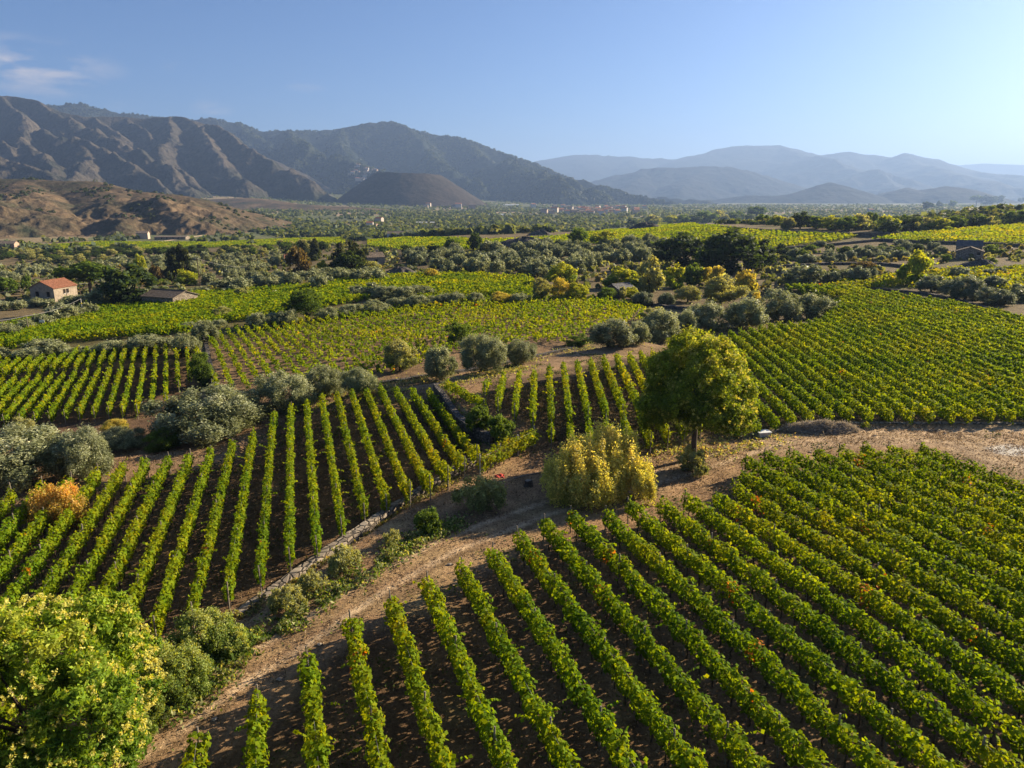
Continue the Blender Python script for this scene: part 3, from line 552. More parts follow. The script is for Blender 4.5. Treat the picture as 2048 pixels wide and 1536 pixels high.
print('X', vine_rows(PX, 60, 4.2, 0, 1, 1.5, .9, .2, '{o} yellowing vine row from the left beyond the right field', 'vine rows beyond the right field', 14, 2.0, patch=.2, trunks=0, posts=0, cover=3.2, jit=.6, gap=.25))
print('rows', ROWS)
# ------------------------------------------------------------------ tree prototypes (unit size: 1 wide, 1 tall, base at z=0)
def gen_crown(seed, lobes, ncl, per, s, pal, cs=.05, el=1.35, up=1.0, out=1.0, shell=.72, hi=None, nsub=80, rs=(.05, .11), spike=0.0):
    """leaf clusters on small bumps that sit on the main lobes"""
    rg = np.random.default_rng(seed); lb = np.array(lobes, float); area = (lb[:, 3] * lb[:, 4] + lb[:, 3] * lb[:, 5] + lb[:, 4] * lb[:, 5]); pr = area / area.sum(); C, Nn = [], []
    while len(C) < nsub:
        m = nsub * 3; k = rg.choice(len(lb), m, p=pr); d = rg.normal(size=(m, 3)); d /= np.linalg.norm(d, axis=1, keepdims=True); rad = (1 - (1 - shell) * rg.uniform(0, 1, m) ** 1.3) * .93
        p = lb[k, :3] + d * lb[k, 3:6] * rad[:, None]; ok = p[:, 2] > .03
        for q in range(len(lb)): dd = (((p - lb[q, :3]) / lb[q, 3:6]) ** 2).sum(1); ok &= ~((dd < .55) & (k != q))
        C += list(p[ok]); Nn += list(d[ok])
    C = np.array(C[:nsub]); Nn = np.array(Nn[:nsub]); R_ = rg.uniform(rs[0], rs[1], nsub); w_ = R_ ** 2; k = rg.choice(nsub, ncl, p=w_ / w_.sum())
    d = rg.normal(size=(ncl, 3)) + Nn[k] * .7 + np.array((0, 0, .25)); d /= np.linalg.norm(d, axis=1, keepdims=True); Cp = C[k] + d * R_[k][:, None] * rg.uniform(.65, 1.08, (ncl, 1)) * np.array((1, 1, 1 + .25 * (up > 1.3))); sc = rg.uniform(.6, 1.5, ncl); pal = np.array(pal); bt = rg.uniform(-.6, .6, nsub)
    if spike: Cp[:, 2] += spike * rg.uniform(0, 1, ncl) ** 3 * (d[:, 2] > 0)
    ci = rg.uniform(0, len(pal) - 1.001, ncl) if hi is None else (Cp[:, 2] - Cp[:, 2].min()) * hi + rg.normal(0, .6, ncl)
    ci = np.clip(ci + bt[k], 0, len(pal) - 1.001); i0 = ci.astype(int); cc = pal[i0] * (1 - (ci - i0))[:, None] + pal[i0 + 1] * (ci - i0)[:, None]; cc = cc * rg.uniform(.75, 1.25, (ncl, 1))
    Pn = np.repeat(Cp, per, 0) + rg.normal(size=(ncl * per, 3)) * np.repeat(sc, per)[:, None] * cs * np.array((1, 1, up)); nn = np.repeat(d, per, 0) * out + rg.normal(size=(ncl * per, 3)) * .75
    if up > 1.3: Pn[:, 2] += np.repeat(rg.uniform(0, 1, ncl) ** 3, per) * cs * 1.6
    col = np.repeat(cc, per, 0) * rg.uniform(.72, 1.28, (ncl * per, 1)); Pn[:, 2] = np.maximum(Pn[:, 2], .01)
    V, Fc = leaf_faces(Pn, nn, s, rg, el); return V, Fc, col
def limbs(seed, lobes, tr, fork, lean=0, n=8, many=1):
    rr = random.Random(seed); b = MB(); 
    for q in range(many):
        ox, oy = (rr.uniform(-.05, .05), rr.uniform(-.05, .05)) if many > 1 else (0, 0)
        top = (ox * 2 + lean, oy * 2, fork); b.tube([(ox, oy, -.06), (ox * 1.1 + lean * .1, oy, fork * .3), (ox * 1.5 + lean * .5, oy * 1.5, fork * .7), top], [tr * 1.35, tr, tr * .9, tr * .8], n)
        for L in lobes[q::many]:
            e = (L[0] * .8, L[1] * .8, L[2] + L[5] * .3); m1 = tuple(top[i] * .6 + e[i] * .4 + rr.uniform(-.03, .03) for i in range(3)); m2 = tuple(top[i] * .25 + e[i] * .75 + rr.uniform(-.03, .03) for i in range(3))
            b.tube([top, m1, m2, e], [tr * .62, tr * .42, tr * .25, tr * .08], 5)
    return b
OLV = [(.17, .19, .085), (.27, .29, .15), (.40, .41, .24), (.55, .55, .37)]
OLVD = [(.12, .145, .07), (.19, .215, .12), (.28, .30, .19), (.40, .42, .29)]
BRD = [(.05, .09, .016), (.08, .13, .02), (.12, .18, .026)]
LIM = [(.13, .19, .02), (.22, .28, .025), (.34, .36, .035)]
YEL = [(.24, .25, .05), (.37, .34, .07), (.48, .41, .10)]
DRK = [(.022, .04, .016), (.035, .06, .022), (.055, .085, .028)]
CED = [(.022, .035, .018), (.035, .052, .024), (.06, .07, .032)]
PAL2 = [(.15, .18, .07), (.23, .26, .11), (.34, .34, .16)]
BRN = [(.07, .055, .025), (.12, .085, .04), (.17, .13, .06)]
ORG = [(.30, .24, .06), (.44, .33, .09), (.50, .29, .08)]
def lobes_for(kind, seed):
    r = random.Random(seed * 7 + 1); L = []
    if kind in ('olive', 'olived'):
        n = r.randint(5, 8); off = r.uniform(0, .1)
        for i in range(n):
            a = 2 * math.pi * i / n + r.uniform(-.3, .3); q = r.uniform(.15, .32); L.append((q * math.cos(a) + off, q * math.sin(a), r.uniform(.3, .62), r.uniform(.14, .26), r.uniform(.14, .26), r.uniform(.18, .34)))
        L.append((r.uniform(-.06, .06), r.uniform(-.06, .06), .66, .26, .26, .28)); L.append((r.uniform(-.15, .15), r.uniform(-.15, .15), .58, .26, .24, .3))
    elif kind == 'pine':
        for i in range(9): a = 2 * math.pi * i / 8; q = .3 if i < 8 else 0; L.append((q * math.cos(a), q * math.sin(a), .68 + (0.1 if i == 8 else r.uniform(-.04, .04)), .19, .19, .16))
        L.append((0, 0, .78, .28, .28, .16))
    elif kind == 'conifer':
        for i in range(7):
            z = .14 + i * .12; w = .46 * (1 - z) + .05
            for k in range(4): a = r.uniform(0, 6.3); L.append((w * .55 * math.cos(a), w * .55 * math.sin(a), z + r.uniform(-.03, .03), w * .55, w * .55, .06))
        L.append((0, 0, .9, .07, .07, .1))
    elif kind == 'bushy':
        for i in range(7): a = r.uniform(0, 6.3); q = r.uniform(.1, .27); L.append((q * math.cos(a), q * math.sin(a), r.uniform(.3, .6), r.uniform(.16, .24), r.uniform(.16, .24), r.uniform(.22, .34)))
        L.append((0, 0, .62, .26, .26, .33))
    else:
        for i in range(9): a = 2 * math.pi * i / 6 + r.uniform(-.4, .4); q = r.uniform(.16, .29); L.append((q * math.cos(a), q * math.sin(a), r.uniform(.28, .68), r.uniform(.15, .23), r.uniform(.15, .23), r.uniform(.16, .24)))
        L.append((0, 0, .76, .25, .25, .22)); L.append((.05, -.03, .42, .32, .32, .28))
    return L
KIND = {  # pal, material, trunk radius, fork height, leaf elongation, cluster up, mesh kind
 'olive': (OLV, 'olive', .035, .22, 2.0, 1.7), 'olived': (OLVD, 'olive', .035, .22, 2.0, 1.7), 'broad': (BRD, 'leaf', .035, .3, 1.3, .9), 'lime': (LIM, 'leaf', .03, .3, 1.3, .9), 'yellow': (YEL, 'leaf', .028, .25, 1.3, 1.2),
 'dark': (DRK, 'leaf', .035, .25, 1.3, .9), 'conifer': (CED, 'leaf', .03, .85, 1.8, .6), 'pine': (BRD, 'leaf', .035, .55, 1.6, .8), 'pale': (PAL2, 'leaf', .03, .2, 1.5, 1.3), 'brown': (BRN, 'leaf', .03, .4, 1.4, 1.2), 'bushy': (BRD, 'leaf', .03, .12, 1.3, 1.2)}
LOD = {0: (1700, 22, .0175), 1: (1100, 13, .030), 2: (430, 9, .062), 3: (90, 7, .11)}
proto = {}
def get_proto(kind, v, lod):
    k = (kind, v, lod)
    if k not in proto:
        pal, mt, tr, fk, el, up = KIND[kind]; shp = kind if kind in ('olive', 'olived', 'pine', 'conifer') else ('bushy' if kind in ('bushy', 'pale') else 'broad')
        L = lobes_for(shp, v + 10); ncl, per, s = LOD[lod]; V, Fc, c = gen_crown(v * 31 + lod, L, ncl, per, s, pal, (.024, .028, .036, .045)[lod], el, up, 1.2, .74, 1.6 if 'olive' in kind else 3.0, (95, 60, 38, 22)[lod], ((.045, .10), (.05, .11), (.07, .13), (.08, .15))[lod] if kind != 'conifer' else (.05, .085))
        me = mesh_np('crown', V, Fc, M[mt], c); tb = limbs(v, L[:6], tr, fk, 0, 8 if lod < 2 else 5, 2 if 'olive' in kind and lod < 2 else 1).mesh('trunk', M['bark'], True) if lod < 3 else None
        proto[k] = (me, tb)
    return proto[k]
NAMES = {'olive': ('olive_tree', 'olive tree'), 'olived': ('olive_tree', 'olive tree'), 'broad': ('broadleaf_tree', 'tree'), 'lime': ('broadleaf_tree', 'tree'), 'yellow': ('broadleaf_tree', 'tree'), 'dark': ('broadleaf_tree', 'tree'), 'conifer': ('conifer_tree', 'conifer'), 'pine': ('umbrella_pine', 'pine tree'), 'pale': ('shrub', 'shrub'), 'brown': ('broadleaf_tree', 'tree'), 'bushy': ('shrub', 'bush')}
NT = 0
def put_tree(kind, x, y, z, wd, ht, label, group=None, lod=None, v=None, name=None, cat=None):
    global NT
    NT += 1; dist = math.hypot(x, y); lod = lod if lod is not None else (0 if dist < 85 else 1 if dist < 175 else 2 if dist < 420 else 3); v = v if v is not None else random.randrange(5 if lod < 2 else 6)
    a, b = NAMES[kind]; rt = empty(name or a, (x, y, z), label, cat or b, group, random.uniform(0, 6.28)); cm, tm = get_proto(kind, v, lod)
    sx = random.uniform(.92, 1.08); c = link('crown', cm, rt); c.scale = (wd * sx, wd / sx, ht)
    if tm: t = link('trunk', tm, rt); t.scale = (wd, wd, ht)
    return rt
def T(kind, px, pb, wp, hp, label, group=None, **k):
    if 'olive' in kind: wp = wp * 1.12
    dep = math.asin((SP + (pb - 768) / F * CP) / math.hypot(1, (pb - 768) / F)); pc = pb - .4 * wp * .5 * math.sin(dep); x, y, z = at(px, pc); Z = y * CP + (H - z) * SP
    wd = wp * Z / F * 1.04; ht = max(.5 * wd * .8, (hp - .28 * wp * math.sin(dep)) * Z / F / math.cos(dep)); return put_tree(kind, x, y, z - .05, wd, ht, label, group, **k)
def seqs(lst, kind, desc, group):
    for i, q in enumerate(sorted(lst)): T(q[4] if len(q) > 4 else kind, q[0], q[1], q[2], q[3], desc.format(o=od(i + 1)), group)
# olive trees: near lines by hand
T('olive', 52, 985, 190, 128, 'largest silvery olive clump at the left edge above the orange bush'); T('olive', 168, 968, 110, 108, 'silvery olive tree joined to the right side of the left-edge clump')
T('olive', 248, 905, 80, 52, 'low olive tree just right of the left-edge clump'); T('olive', 425, 893, 205, 120, 'broad silvery olive tree in the middle of the track, the roundest one')
seqs([(568, 830, 114, 88), (655, 797, 84, 70), (718, 790, 66, 56), (880, 764, 62, 70), (966, 747, 88, 80), (1036, 730, 64, 56), (1222, 697, 92, 58), (1275, 690, 50, 46), (1318, 684, 78, 62), (1368, 670, 50, 48), (1412, 664, 80, 60), (1487, 660, 80, 62), (1562, 646, 80, 64), (1630, 642, 72, 56)], 'olive', '{o} olive tree from the left in the line above the dirt track', 'olive trees above the dirt track')
seqs([(5, 732, 40, 36), (88, 727, 92, 44), (168, 716, 46, 24), (218, 717, 64, 38), (300, 713, 84, 38), (375, 713, 52, 44), (408, 688, 52, 46), (383, 664, 40, 18), (440, 656, 32, 18)], 'olive', '{o} olive tree from the left behind the dark-soil vine rows', 'olive trees behind the dark-soil rows')
seqs([(517, 661, 38, 34), (545, 654, 34, 28), (573, 654, 42, 33), (655, 643, 42, 28), (702, 635, 52, 26), (751, 631, 52, 30), (740, 598, 62, 26), (778, 602, 60, 26), (815, 600, 52, 24), (845, 596, 50, 22), (800, 620, 50, 26), (838, 618, 48, 28), (872, 614, 48, 26), (908, 612, 52, 28), (950, 610, 38, 24), (1040, 612, 42, 26)], 'olive', '{o} olive tree from the left in the band beyond the brown field', 'olive trees beyond the brown field')
seqs([(1599, 573, 66, 44), (1640, 563, 20, 22), (1659, 566, 32, 24), (1685, 562, 30, 24), (1712, 568, 40, 32), (1734, 564, 30, 28), (1862, 586, 54, 34), (1917, 560, 38, 26), (1928, 602, 72, 50), (1979, 556, 26, 18), (1999, 552, 20, 16), (1990, 580, 40, 26), (1990, 612, 62, 36), (2038, 602, 42, 34)], 'olived', '{o} olive tree from the left along the far edge of the right field', 'olive trees beyond the right field')
seqs([(22, 680, 46, 34), (55, 668, 36, 30), (88, 660, 44, 32), (125, 650, 50, 40), (156, 640, 32, 26), (178, 636, 34, 30), (205, 618, 44, 40), (185, 608, 40, 22), (13, 622, 26, 18), (39, 620, 32, 18), (72, 614, 32, 18), (98, 614, 28, 16), (141, 612, 42, 22), (307, 614, 34, 16), (445, 580, 40, 14), (400, 588, 30, 14), (470, 577, 44, 12)], 'olive', '{o} olive tree from the left around the farmhouse and barn', 'olive trees around the farmhouse')
seqs([(1548 + a / 4.096, 380 + b / 4.096 + 8, c, d) for a, b, c, d in ((430, 545, 24, 17), (460, 570, 20, 15), (540, 555, 22, 17), (620, 535, 22, 17), (570, 510, 18, 12), (700, 505, 18, 14), (770, 470, 22, 12), (760, 520, 26, 18), (840, 505, 22, 14), (890, 470, 18, 12), (935, 490, 22, 13), (905, 540, 26, 16), (985, 520, 24, 15), (1030, 470, 26, 15), (1040, 535, 28, 17), (1170, 465, 26, 14), (1360, 500, 24, 17), (340, 565, 18, 14))], 'olived', '{o} small round olive tree from the left on the terrace below the ridge', 'olive trees on the terrace')
# other trees and bushes
for q in [('broad', 615, 642, 88, 62, 'broad dark-green tree standing in the line between the green and brown fields'), ('broad', 918, 694, 54, 52, 'small round green tree at the right end of the brown field'),
 ('dark', 262, 616, 124, 92, 'large dark walnut-like tree between the farmhouse and the barn'), ('pine', 182, 590, 96, 66, 'umbrella pine with a bright flat crown behind the farmhouse'), ('conifer', 347, 562, 44, 68, 'dark conifer behind the barn, left one of two'), ('conifer', 373, 560, 48, 72, 'dark conifer behind the barn, right one of two'),
 ('lime', 283, 556, 26, 44, 'slim pale-green poplar-like tree behind the walnut-like tree'), ('lime', 376, 572, 46, 36, 'round yellow-green tree in front of the two conifers'), ('brown', 313, 566, 32, 34, 'round brownish tree left of the yellow-green one'), ('broad', 55, 588, 18, 36, 'narrow dark-green tree left of the farmhouse'), ('broad', 12, 592, 48, 36, 'dark green tree at the left edge by the farmhouse'),
 ('conifer', 710, 548, 56, 78, 'tallest dark conifer of the central clump'), ('conifer', 683, 545, 46, 68, 'second dark conifer of the central clump, left of the tallest'), ('conifer', 733, 530, 20, 38, 'small conifer right of the tallest one'), ('brown', 598, 564, 54, 76, 'tall brown-leaved tree at the left of the conifer clump'), ('conifer', 606, 520, 34, 44, 'conifer behind the brown-leaved tree'), ('conifer', 629, 522, 36, 46, 'wide conifer between the brown-leaved tree and the clump'),
 ('dark', 700, 552, 56, 46, 'dark spreading tree under the central conifers'), ('lime', 646, 548, 26, 26, 'small bright green tree left of the central clump'), ('pale', 744, 550, 38, 28, 'pale olive-green bush right of the central clump'), ('yellow', 864, 560, 32, 22, 'golden bush at the far edge of the level field'), ('broad', 905, 502, 38, 30, 'squat green tree beside the far green band, left of the dark block-shaped one'), ('dark', 950, 502, 30, 36, 'dark block-shaped tree against the far green band'),
 ('broad', 768, 508, 24, 20, 'green bush below the far band, first right of the central conifers'), ('dark', 815, 510, 26, 20, 'dark green bush below the far band, second right of the central conifers'), ('dark', 840, 510, 28, 20, 'dark green bush below the far band, third right of the central conifers'), ('dark', 868, 510, 34, 22, 'wide dark green bush below the far band, fourth right of the central conifers'),
 ('broad', 1156, 490, 40, 34, 'round green tree at the left end of the sunlit ridge'), ('lime', 1205, 494, 54, 32, 'wide yellow-green tree right of the round green one'), ('broad', 1234, 456, 12, 14, 'tiny round tree alone on the ridge line'), ('dark', 1266, 457, 28, 20, 'dark round tree next to the heap on the ridge line'),
 ('lime', 1122, 572, 60, 46, 'domed yellow-green tree above the brown field corner'), ('pale', 1083, 604, 46, 46, 'grey-green rounded tree left of the bright yellow one'), ('yellow', 1120, 604, 42, 46, 'bright yellow tree between two green ones'), ('lime', 1154, 604, 46, 38, 'green rounded tree right of the bright yellow one'), ('lime', 1249, 578, 80, 48, 'wide yellow-green tree behind the hut with the sloping roof'),
 ('pale', 1300, 586, 60, 70, 'tall grey-green tree right of the wide yellow-green one'), ('lime', 1347, 578, 44, 48, 'bright green tree right of the tall grey-green one'), ('broad', 1388, 574, 52, 44, 'dark green tree left of the pale golden group'), ('yellow', 1425, 575, 42, 44, 'pale golden tree at the left of the golden group'), ('pale', 1440, 616, 92, 60, 'broad pale-green tree in front of the golden ones'), ('yellow', 1490, 590, 44, 48, 'golden tree at the right of the golden group'), ('yellow', 1512, 615, 26, 30, 'small golden bush beside the top corner of the right field'),
 ('olived', 1285, 612, 44, 30, 'grey olive in the yard left of the dark green tree'), ('olived', 1330, 612, 36, 26, 'small grey olive at the back of the bare yard'), ('pale', 1375, 606, 60, 36, 'pale shrub at the right end of the bare yard'), ('bushy', 1215, 604, 50, 30, 'dark bush hiding the left side of the hut'), ('lime', 1262, 600, 40, 26, 'yellow-green bush leaning on the hut'), ('dark', 1366, 540, 124, 72, 'big dark tree, left one of the wood below the ridge'), ('broad', 1415, 545, 64, 50, 'green tree in the middle of the wood below the ridge'), ('dark', 1462, 552, 128, 92, 'biggest dark tree of the wood below the ridge'), ('dark', 1518, 545, 66, 62, 'dark tree at the right end of the wood below the ridge'),
 ('pale', 1244, 602, 22, 28, 'small pale upright bush in front of the hut'), ('bushy', 1270, 585, 40, 26, 'green creeper bush growing over the hut roof'), ('lime', 1834, 572, 64, 76, 'tall yellow-green tree alone beyond the right field'), ('pale', 1310, 644, 64, 32, 'pale green shrub among the olives above the track'), ('broad', 1892, 526, 18, 18, 'round clipped bush below the stone ruin'), ('brown', 1730, 542, 44, 20, 'reddish brown bush beyond the right field'),
 ('pale', 800, 745, 72, 66, 'airy yellow-green shrub at the lower edge of the brown field'), ('pale', 445, 640, 54, 30, 'airy pale green bush in the green field'), ('lime', 700, 588, 30, 16, 'yellow-green bush left of the grey olive band'), ('broad', 722, 590, 26, 16, 'dark green bush beside the grey olive band'), ('yellow', 1000, 612, 44, 28, 'yellow bush at the far side of the brown field'), ('pale', 490, 596, 40, 22, 'pale bush at the far edge of the green field'), ('broad', 1980, 532, 30, 16, 'low green bush right of the stone ruin'), ('bushy', 1985, 512, 44, 22, 'big green bush beside the stone ruin'),
 ('bushy', 405, 775, 52, 70, 'green bush at the foot of the field wall'), ('bushy', 335, 907, 82, 56, 'dark low bush left of the roundest olive'), ('pale', 50, 880, 62, 50, 'pale yellow-green bush at the foot of the dark-soil rows'), ('yellow', 232, 872, 60, 34, 'yellow broom-like bush beside the left-edge olives'), ('bushy', 1160, 694, 60, 24, 'green scrub left of the olives above the short rows'), ('broad', 2008, 545, 26, 12, 'dark low bush beside the olives beyond the right field')]:
    T(*q[:5], q[5])
for i, (px, pb, wp, hp) in enumerate([(1307, 451, 40, 20), (1342, 449, 30, 18), (1366, 449, 30, 19), (1388, 449, 26, 18), (1412, 446, 42, 23), (1440, 444, 38, 22), (1471, 443, 40, 22), (1495, 446, 26, 18), (1525, 448, 34, 18), (1556, 452, 36, 24), (1575, 460, 30, 24), (1600, 458, 46, 32), (1632, 458, 40, 26), (1662, 460, 44, 28), (1690, 462, 40, 28), (1718, 460, 46, 30), (1740, 450, 32, 24), (1775, 462, 36, 30), (1800, 452, 40, 24), (1822, 460, 44, 26), (1850, 462, 36, 26), (1882, 462, 52, 30), (1910, 458, 36, 26), (1935, 456, 38, 24), (1955, 455, 36, 26), (1980, 455, 30, 22), (2030, 448, 44, 28), (1780, 470, 40, 30)]):
    T(('broad', 'dark', 'broad', 'lime')[i * 7 % 4] if i % 5 else 'pale', px, pb, wp, hp, od(i + 1) + ' rounded tree from the left in the belt along the ridge', 'trees in the belt along the ridge', lod=2)
for i, (px, pb, wp, hp, kd) in enumerate([(1855, 420, 20, 16, 'dark'), (1878, 414, 14, 12, 'dark'), (1905, 412, 16, 12, 'broad'), (1952, 409, 22, 18, 'pine'), (1975, 409, 34, 18, 'dark'), (1995, 408, 22, 17, 'dark'), (2042, 406, 14, 11, 'dark'), (2000, 425, 20, 16, 'dark'), (1980, 428, 26, 16, 'broad')]): T(kd, px, pb, wp, hp, od(i + 1) + ' dark tree silhouette along the farthest ridge at the right edge', 'tree silhouettes on the farthest ridge', lod=2)
T('pine', 1513, 440, 40, 26, 'dark umbrella pine on the ridge skyline', lod=2)
# groves by area
def grove(poly, sp, kinds, size, hgt, label, group, seed, mx=999, lod=None, cat=None):
    rg = random.Random(seed); W = np.array(wpoly(poly)); a = .35; out = []; lo, hi = W.min(0) - 2, W.max(0) + 2; cxy = W.mean(0); D = np.hypot(*(hi - lo)) / 2
    for i in range(int(-D / sp), int(D / sp) + 1):
        for j in range(int(-D / sp), int(D / sp) + 1):
            u, v = i * sp + rg.uniform(-.3, .3) * sp, j * sp + rg.uniform(-.3, .3) * sp; out.append((cxy[0] + u * math.cos(a) - v * math.sin(a), cxy[1] + u * math.sin(a) + v * math.cos(a)))
    O = np.array(out); O = O[inpoly(O[:, 0], O[:, 1], [tuple(q) for q in W])]; rg.shuffle(O.tolist()); 
    if len(O) > mx: O = O[np.random.default_rng(seed).permutation(len(O))[:mx]]
    pend = []
    for x, y in O:
        if fbm(np.array([x / 30]), np.array([y / 30]), 2, seed)[0] < -.38: continue
        s = size * rg.uniform(.75, 1.25); pend.append((x, y, rg.choice(kinds), s, hgt * rg.uniform(.8, 1.2)))
    rs_ = sorted(math.hypot(p[0], p[1]) for p in pend); B = 5; names = ['front strip', 'second strip', 'middle strip', 'fourth strip', 'back strip']; cnt = {}
    for p in sorted(pend, key=lambda p: p[0] / p[1]):
        q = sum(math.hypot(p[0], p[1]) >= rs_[len(rs_) * i // B] for i in range(1, B)); cnt[q] = cnt.get(q, 0) + 1
        put_tree(p[2], p[0], p[1], zg(p[0], p[1]), p[3], p[4], label.replace('{w}', od(cnt[q]) + ' from the left in the ' + names[q]), group, lod)
    return len(O)
scrub_later = None
print('GA', grove([(0, 592), (0, 560), (50, 545), (150, 528), (300, 520), (420, 512), (580, 520), (570, 580), (420, 592), (390, 575), (330, 575), (150, 545), (60, 560)], 6.6, ['olive'], 6.2, 3.8, 'silvery olive, {w} behind the farmhouse', 'olive grove behind the farmhouse', 21, 80))
print('GB', grove([(0, 535), (0, 508), (120, 503), (330, 501), (600, 490), (680, 500), (600, 515), (420, 510), (160, 526)], 9.5, ['pale', 'dark', 'pale', 'broad', 'dark'], 7, 4.2, 'low tree, {w} below the green field band', 'mixed grove below the green strip', 22, 120, 2))  # olive-toned pale kind, named shrub, stands in for this grove's olive trees
print('GC', grove([(470, 575), (560, 572), (620, 560), (780, 552), (780, 562), (640, 585), (560, 590)], 6.5, ['olive'], 6, 3.4, 'pale olive, {w} by the conifers', 'olive trees in front of the conifer clump', 23, 28))
print('GD', grove([(880, 548), (800, 520), (900, 508), (1060, 496), (1160, 492), (1250, 486), (1330, 490), (1320, 520), (1200, 530), (1180, 558), (1060, 556)], 7.2, ['olive', 'olive', 'olived'], 5.8, 4.0, 'grey olive, {w} under the far ridge', 'olive grove below the far ridge', 24, 112))
print('GF', grove([(1330, 500), (1480, 500), (1540, 500), (1700, 490), (1900, 485), (1900, 505), (1640, 520), (1560, 550), (1560, 520)], 11, ['olived', 'dark', 'broad'], 5, 3, 'scrubby tree, {w} of the ridge slope', 'scrub below the ridge', 25, 40, 2))
print('trees', NT)
def blobs(name, X, Y, w, h, per, pal, seed, mat, kind='stuff'):
    rg = np.random.default_rng(seed); n = len(X); Z = Gz(X, Y); pal = np.array(pal); ci = rg.integers(0, len(pal), n); cc = pal[ci] * rg.uniform(.75, 1.25, (n, 1)); d = rg.normal(size=(n * per, 3)); d /= np.linalg.norm(d, axis=1, keepdims=True); d[:, 2] = np.abs(d[:, 2])
    W = np.repeat(w, per)[:, None]; Hh = np.repeat(h, per); Pn = np.stack([np.repeat(X, per), np.repeat(Y, per), np.repeat(Z, per)], 1); rad = rg.uniform(.55, 1, (n * per, 1)); Pn[:, :2] += d[:, :2] * W * .5 * rad; Pn[:, 2] += Hh * (.15 + .75 * d[:, 2] * rad[:, 0])
    V, Fc = leaf_faces(Pn, d + rg.normal(0, .5, d.shape), np.repeat(w, per) * .62, rg, 1.1); return tag(link(name, mesh_np(name, V, Fc, mat, np.repeat(cc, per, 0) * rg.uniform(.8, 1.2, (n * per, 1)))), kind=kind)
def valley():
    rg = np.random.default_rng(3); n = 78000; a = rg.uniform(-.85, .8, n); r = np.exp(rg.uniform(math.log(470), math.log(4600), n)); X, Y = np.sin(a) * r, np.cos(a) * r
    cs, ang = 150.0, .5; xr = (X * math.cos(ang) + Y * math.sin(ang)) / cs; yr = (-X * math.sin(ang) + Y * math.cos(ang)) / (cs * 1.6); xi, yi = np.floor(xr), np.floor(yr); h = _h(xi, yi, 12)
    orch = h < .45; g = 9.0; yq = np.round(Y / (g * 1.6)) * g * 1.6; Y = np.where(orch, yq, Y)
    dens = np.where(orch, .8, np.where(h < .7, .25, .55)) + .6 * fbm(X / 120, Y / 120, 3, 5); edge = np.minimum(np.abs(xr - xi), np.abs(yr - yi)); dens = np.maximum(dens, (edge < .05) * .95); dens = dens - .25 * (edge >= .05)
    z = Gz(X, Y); px, py = proj(X, Y, z); vis = (px > -700) & (px < 2700) & (rg.uniform(0, 1, n) < dens)
    for pp in (PR, PR2, PM, PL): vis &= ~inpoly(px, py, pp)
    vis &= ~((px > 1100) & (r < 620)) ; vis &= ~((r < 620) & (py > 478))
    X, Y, r = X[vis], Y[vis], r[vis]; m = len(X); w = rg.uniform(3.5, 8, m) * (1 + r / 6000); h_ = w * rg.uniform(.55, .85, m)
    blobs('valley_trees', X, Y, w, h_, 9, [(.06, .085, .04), (.08, .105, .05), (.10, .13, .075), (.13, .16, .10), (.07, .10, .05), (.15, .165, .09)], 4, M['leaf'])
    print('valley', m)
    n = 5000; X = rg.uniform(-900, -250, n); Y = rg.uniform(850, 1700, n); m = rangez(X, Y, HILL, 26, 120, 11, 22) > Gz(X, Y) + 2; k = (fbm(X / 70, Y / 70, 3, 8) > .12) & m; X, Y = X[k], Y[k]
    rg = np.random.default_rng(9); Z = rangez(X, Y, HILL, 26, 120, 11, 22); w = rg.uniform(3, 7, len(X)); per = 9; d = rg.normal(size=(len(X) * per, 3)); d[:, 2] = np.abs(d[:, 2]); d /= np.linalg.norm(d, axis=1, keepdims=True)
    Pn = np.stack([np.repeat(X, per), np.repeat(Y, per), np.repeat(Z, per)], 1) + d * np.repeat(w, per)[:, None] * .45; V, Fc = leaf_faces(Pn, d, np.repeat(w, per) * .6, rg, 1.1)
    tag(link('hillside_scrub', mesh_np('hillside_scrub', V, Fc, M['leaf'], np.tile((.05, .065, .03), (len(V) // 4, 1)) * rg.uniform(.7, 1.3, (len(V) // 4, 1)))), kind='stuff')
valley()
def scrub(name, polys, avoid, n, wr, seed, pal, r0, r1):
    rg = np.random.default_rng(seed); a = rg.uniform(-.85, .66, n); r = np.sqrt(rg.uniform(r0 * r0, r1 * r1, n)); X, Y = np.sin(a) * r, np.cos(a) * r; px, py = proj(X, Y, Gz(X, Y)); k = np.zeros(n, bool)
    for p in polys: k |= inpoly(px, py, p)
    for p in avoid: k &= ~inpoly(px, py, p)
    k &= fbm(X / 25, Y / 25, 3, seed) > -.15; X, Y = X[k], Y[k]; w = rg.uniform(wr[0], wr[1], len(X)); blobs(name, X, Y, w, w * .7, 12, pal, seed, M['leaf']); print(name, len(X))
scrub('field_scrub', [[(-700, 720), (-700, 470), (0, 500), (600, 488), (900, 500), (1150, 490), (1330, 480), (1500, 505), (2050, 490), (2050, 560), (1700, 560), (1500, 600), (1300, 600), (1060, 556), (900, 560), (760, 560), (560, 592), (400, 596), (200, 606), (0, 612), (-60, 640)]], [PG, PH, PX, PM, PL, PR, PR2, [(1270, 575), (1420, 575), (1420, 620), (1230, 605)]], 11000, (1.0, 2.8), 33, [(.08, .10, .04), (.12, .15, .05), (.15, .17, .08), (.20, .18, .08), (.20, .22, .13), (.26, .28, .18)], 130, 520)
scrub('ridge_scrub', [[(1280, 458), (1420, 447), (1560, 452), (1750, 464), (2050, 452), (2050, 424), (1900, 426), (1750, 440), (1500, 434), (1290, 442)]], [PR, PR2], 9000, (2.5, 5.5), 35, [(.045, .065, .025), (.06, .085, .03), (.09, .10, .04)], 330, 620)
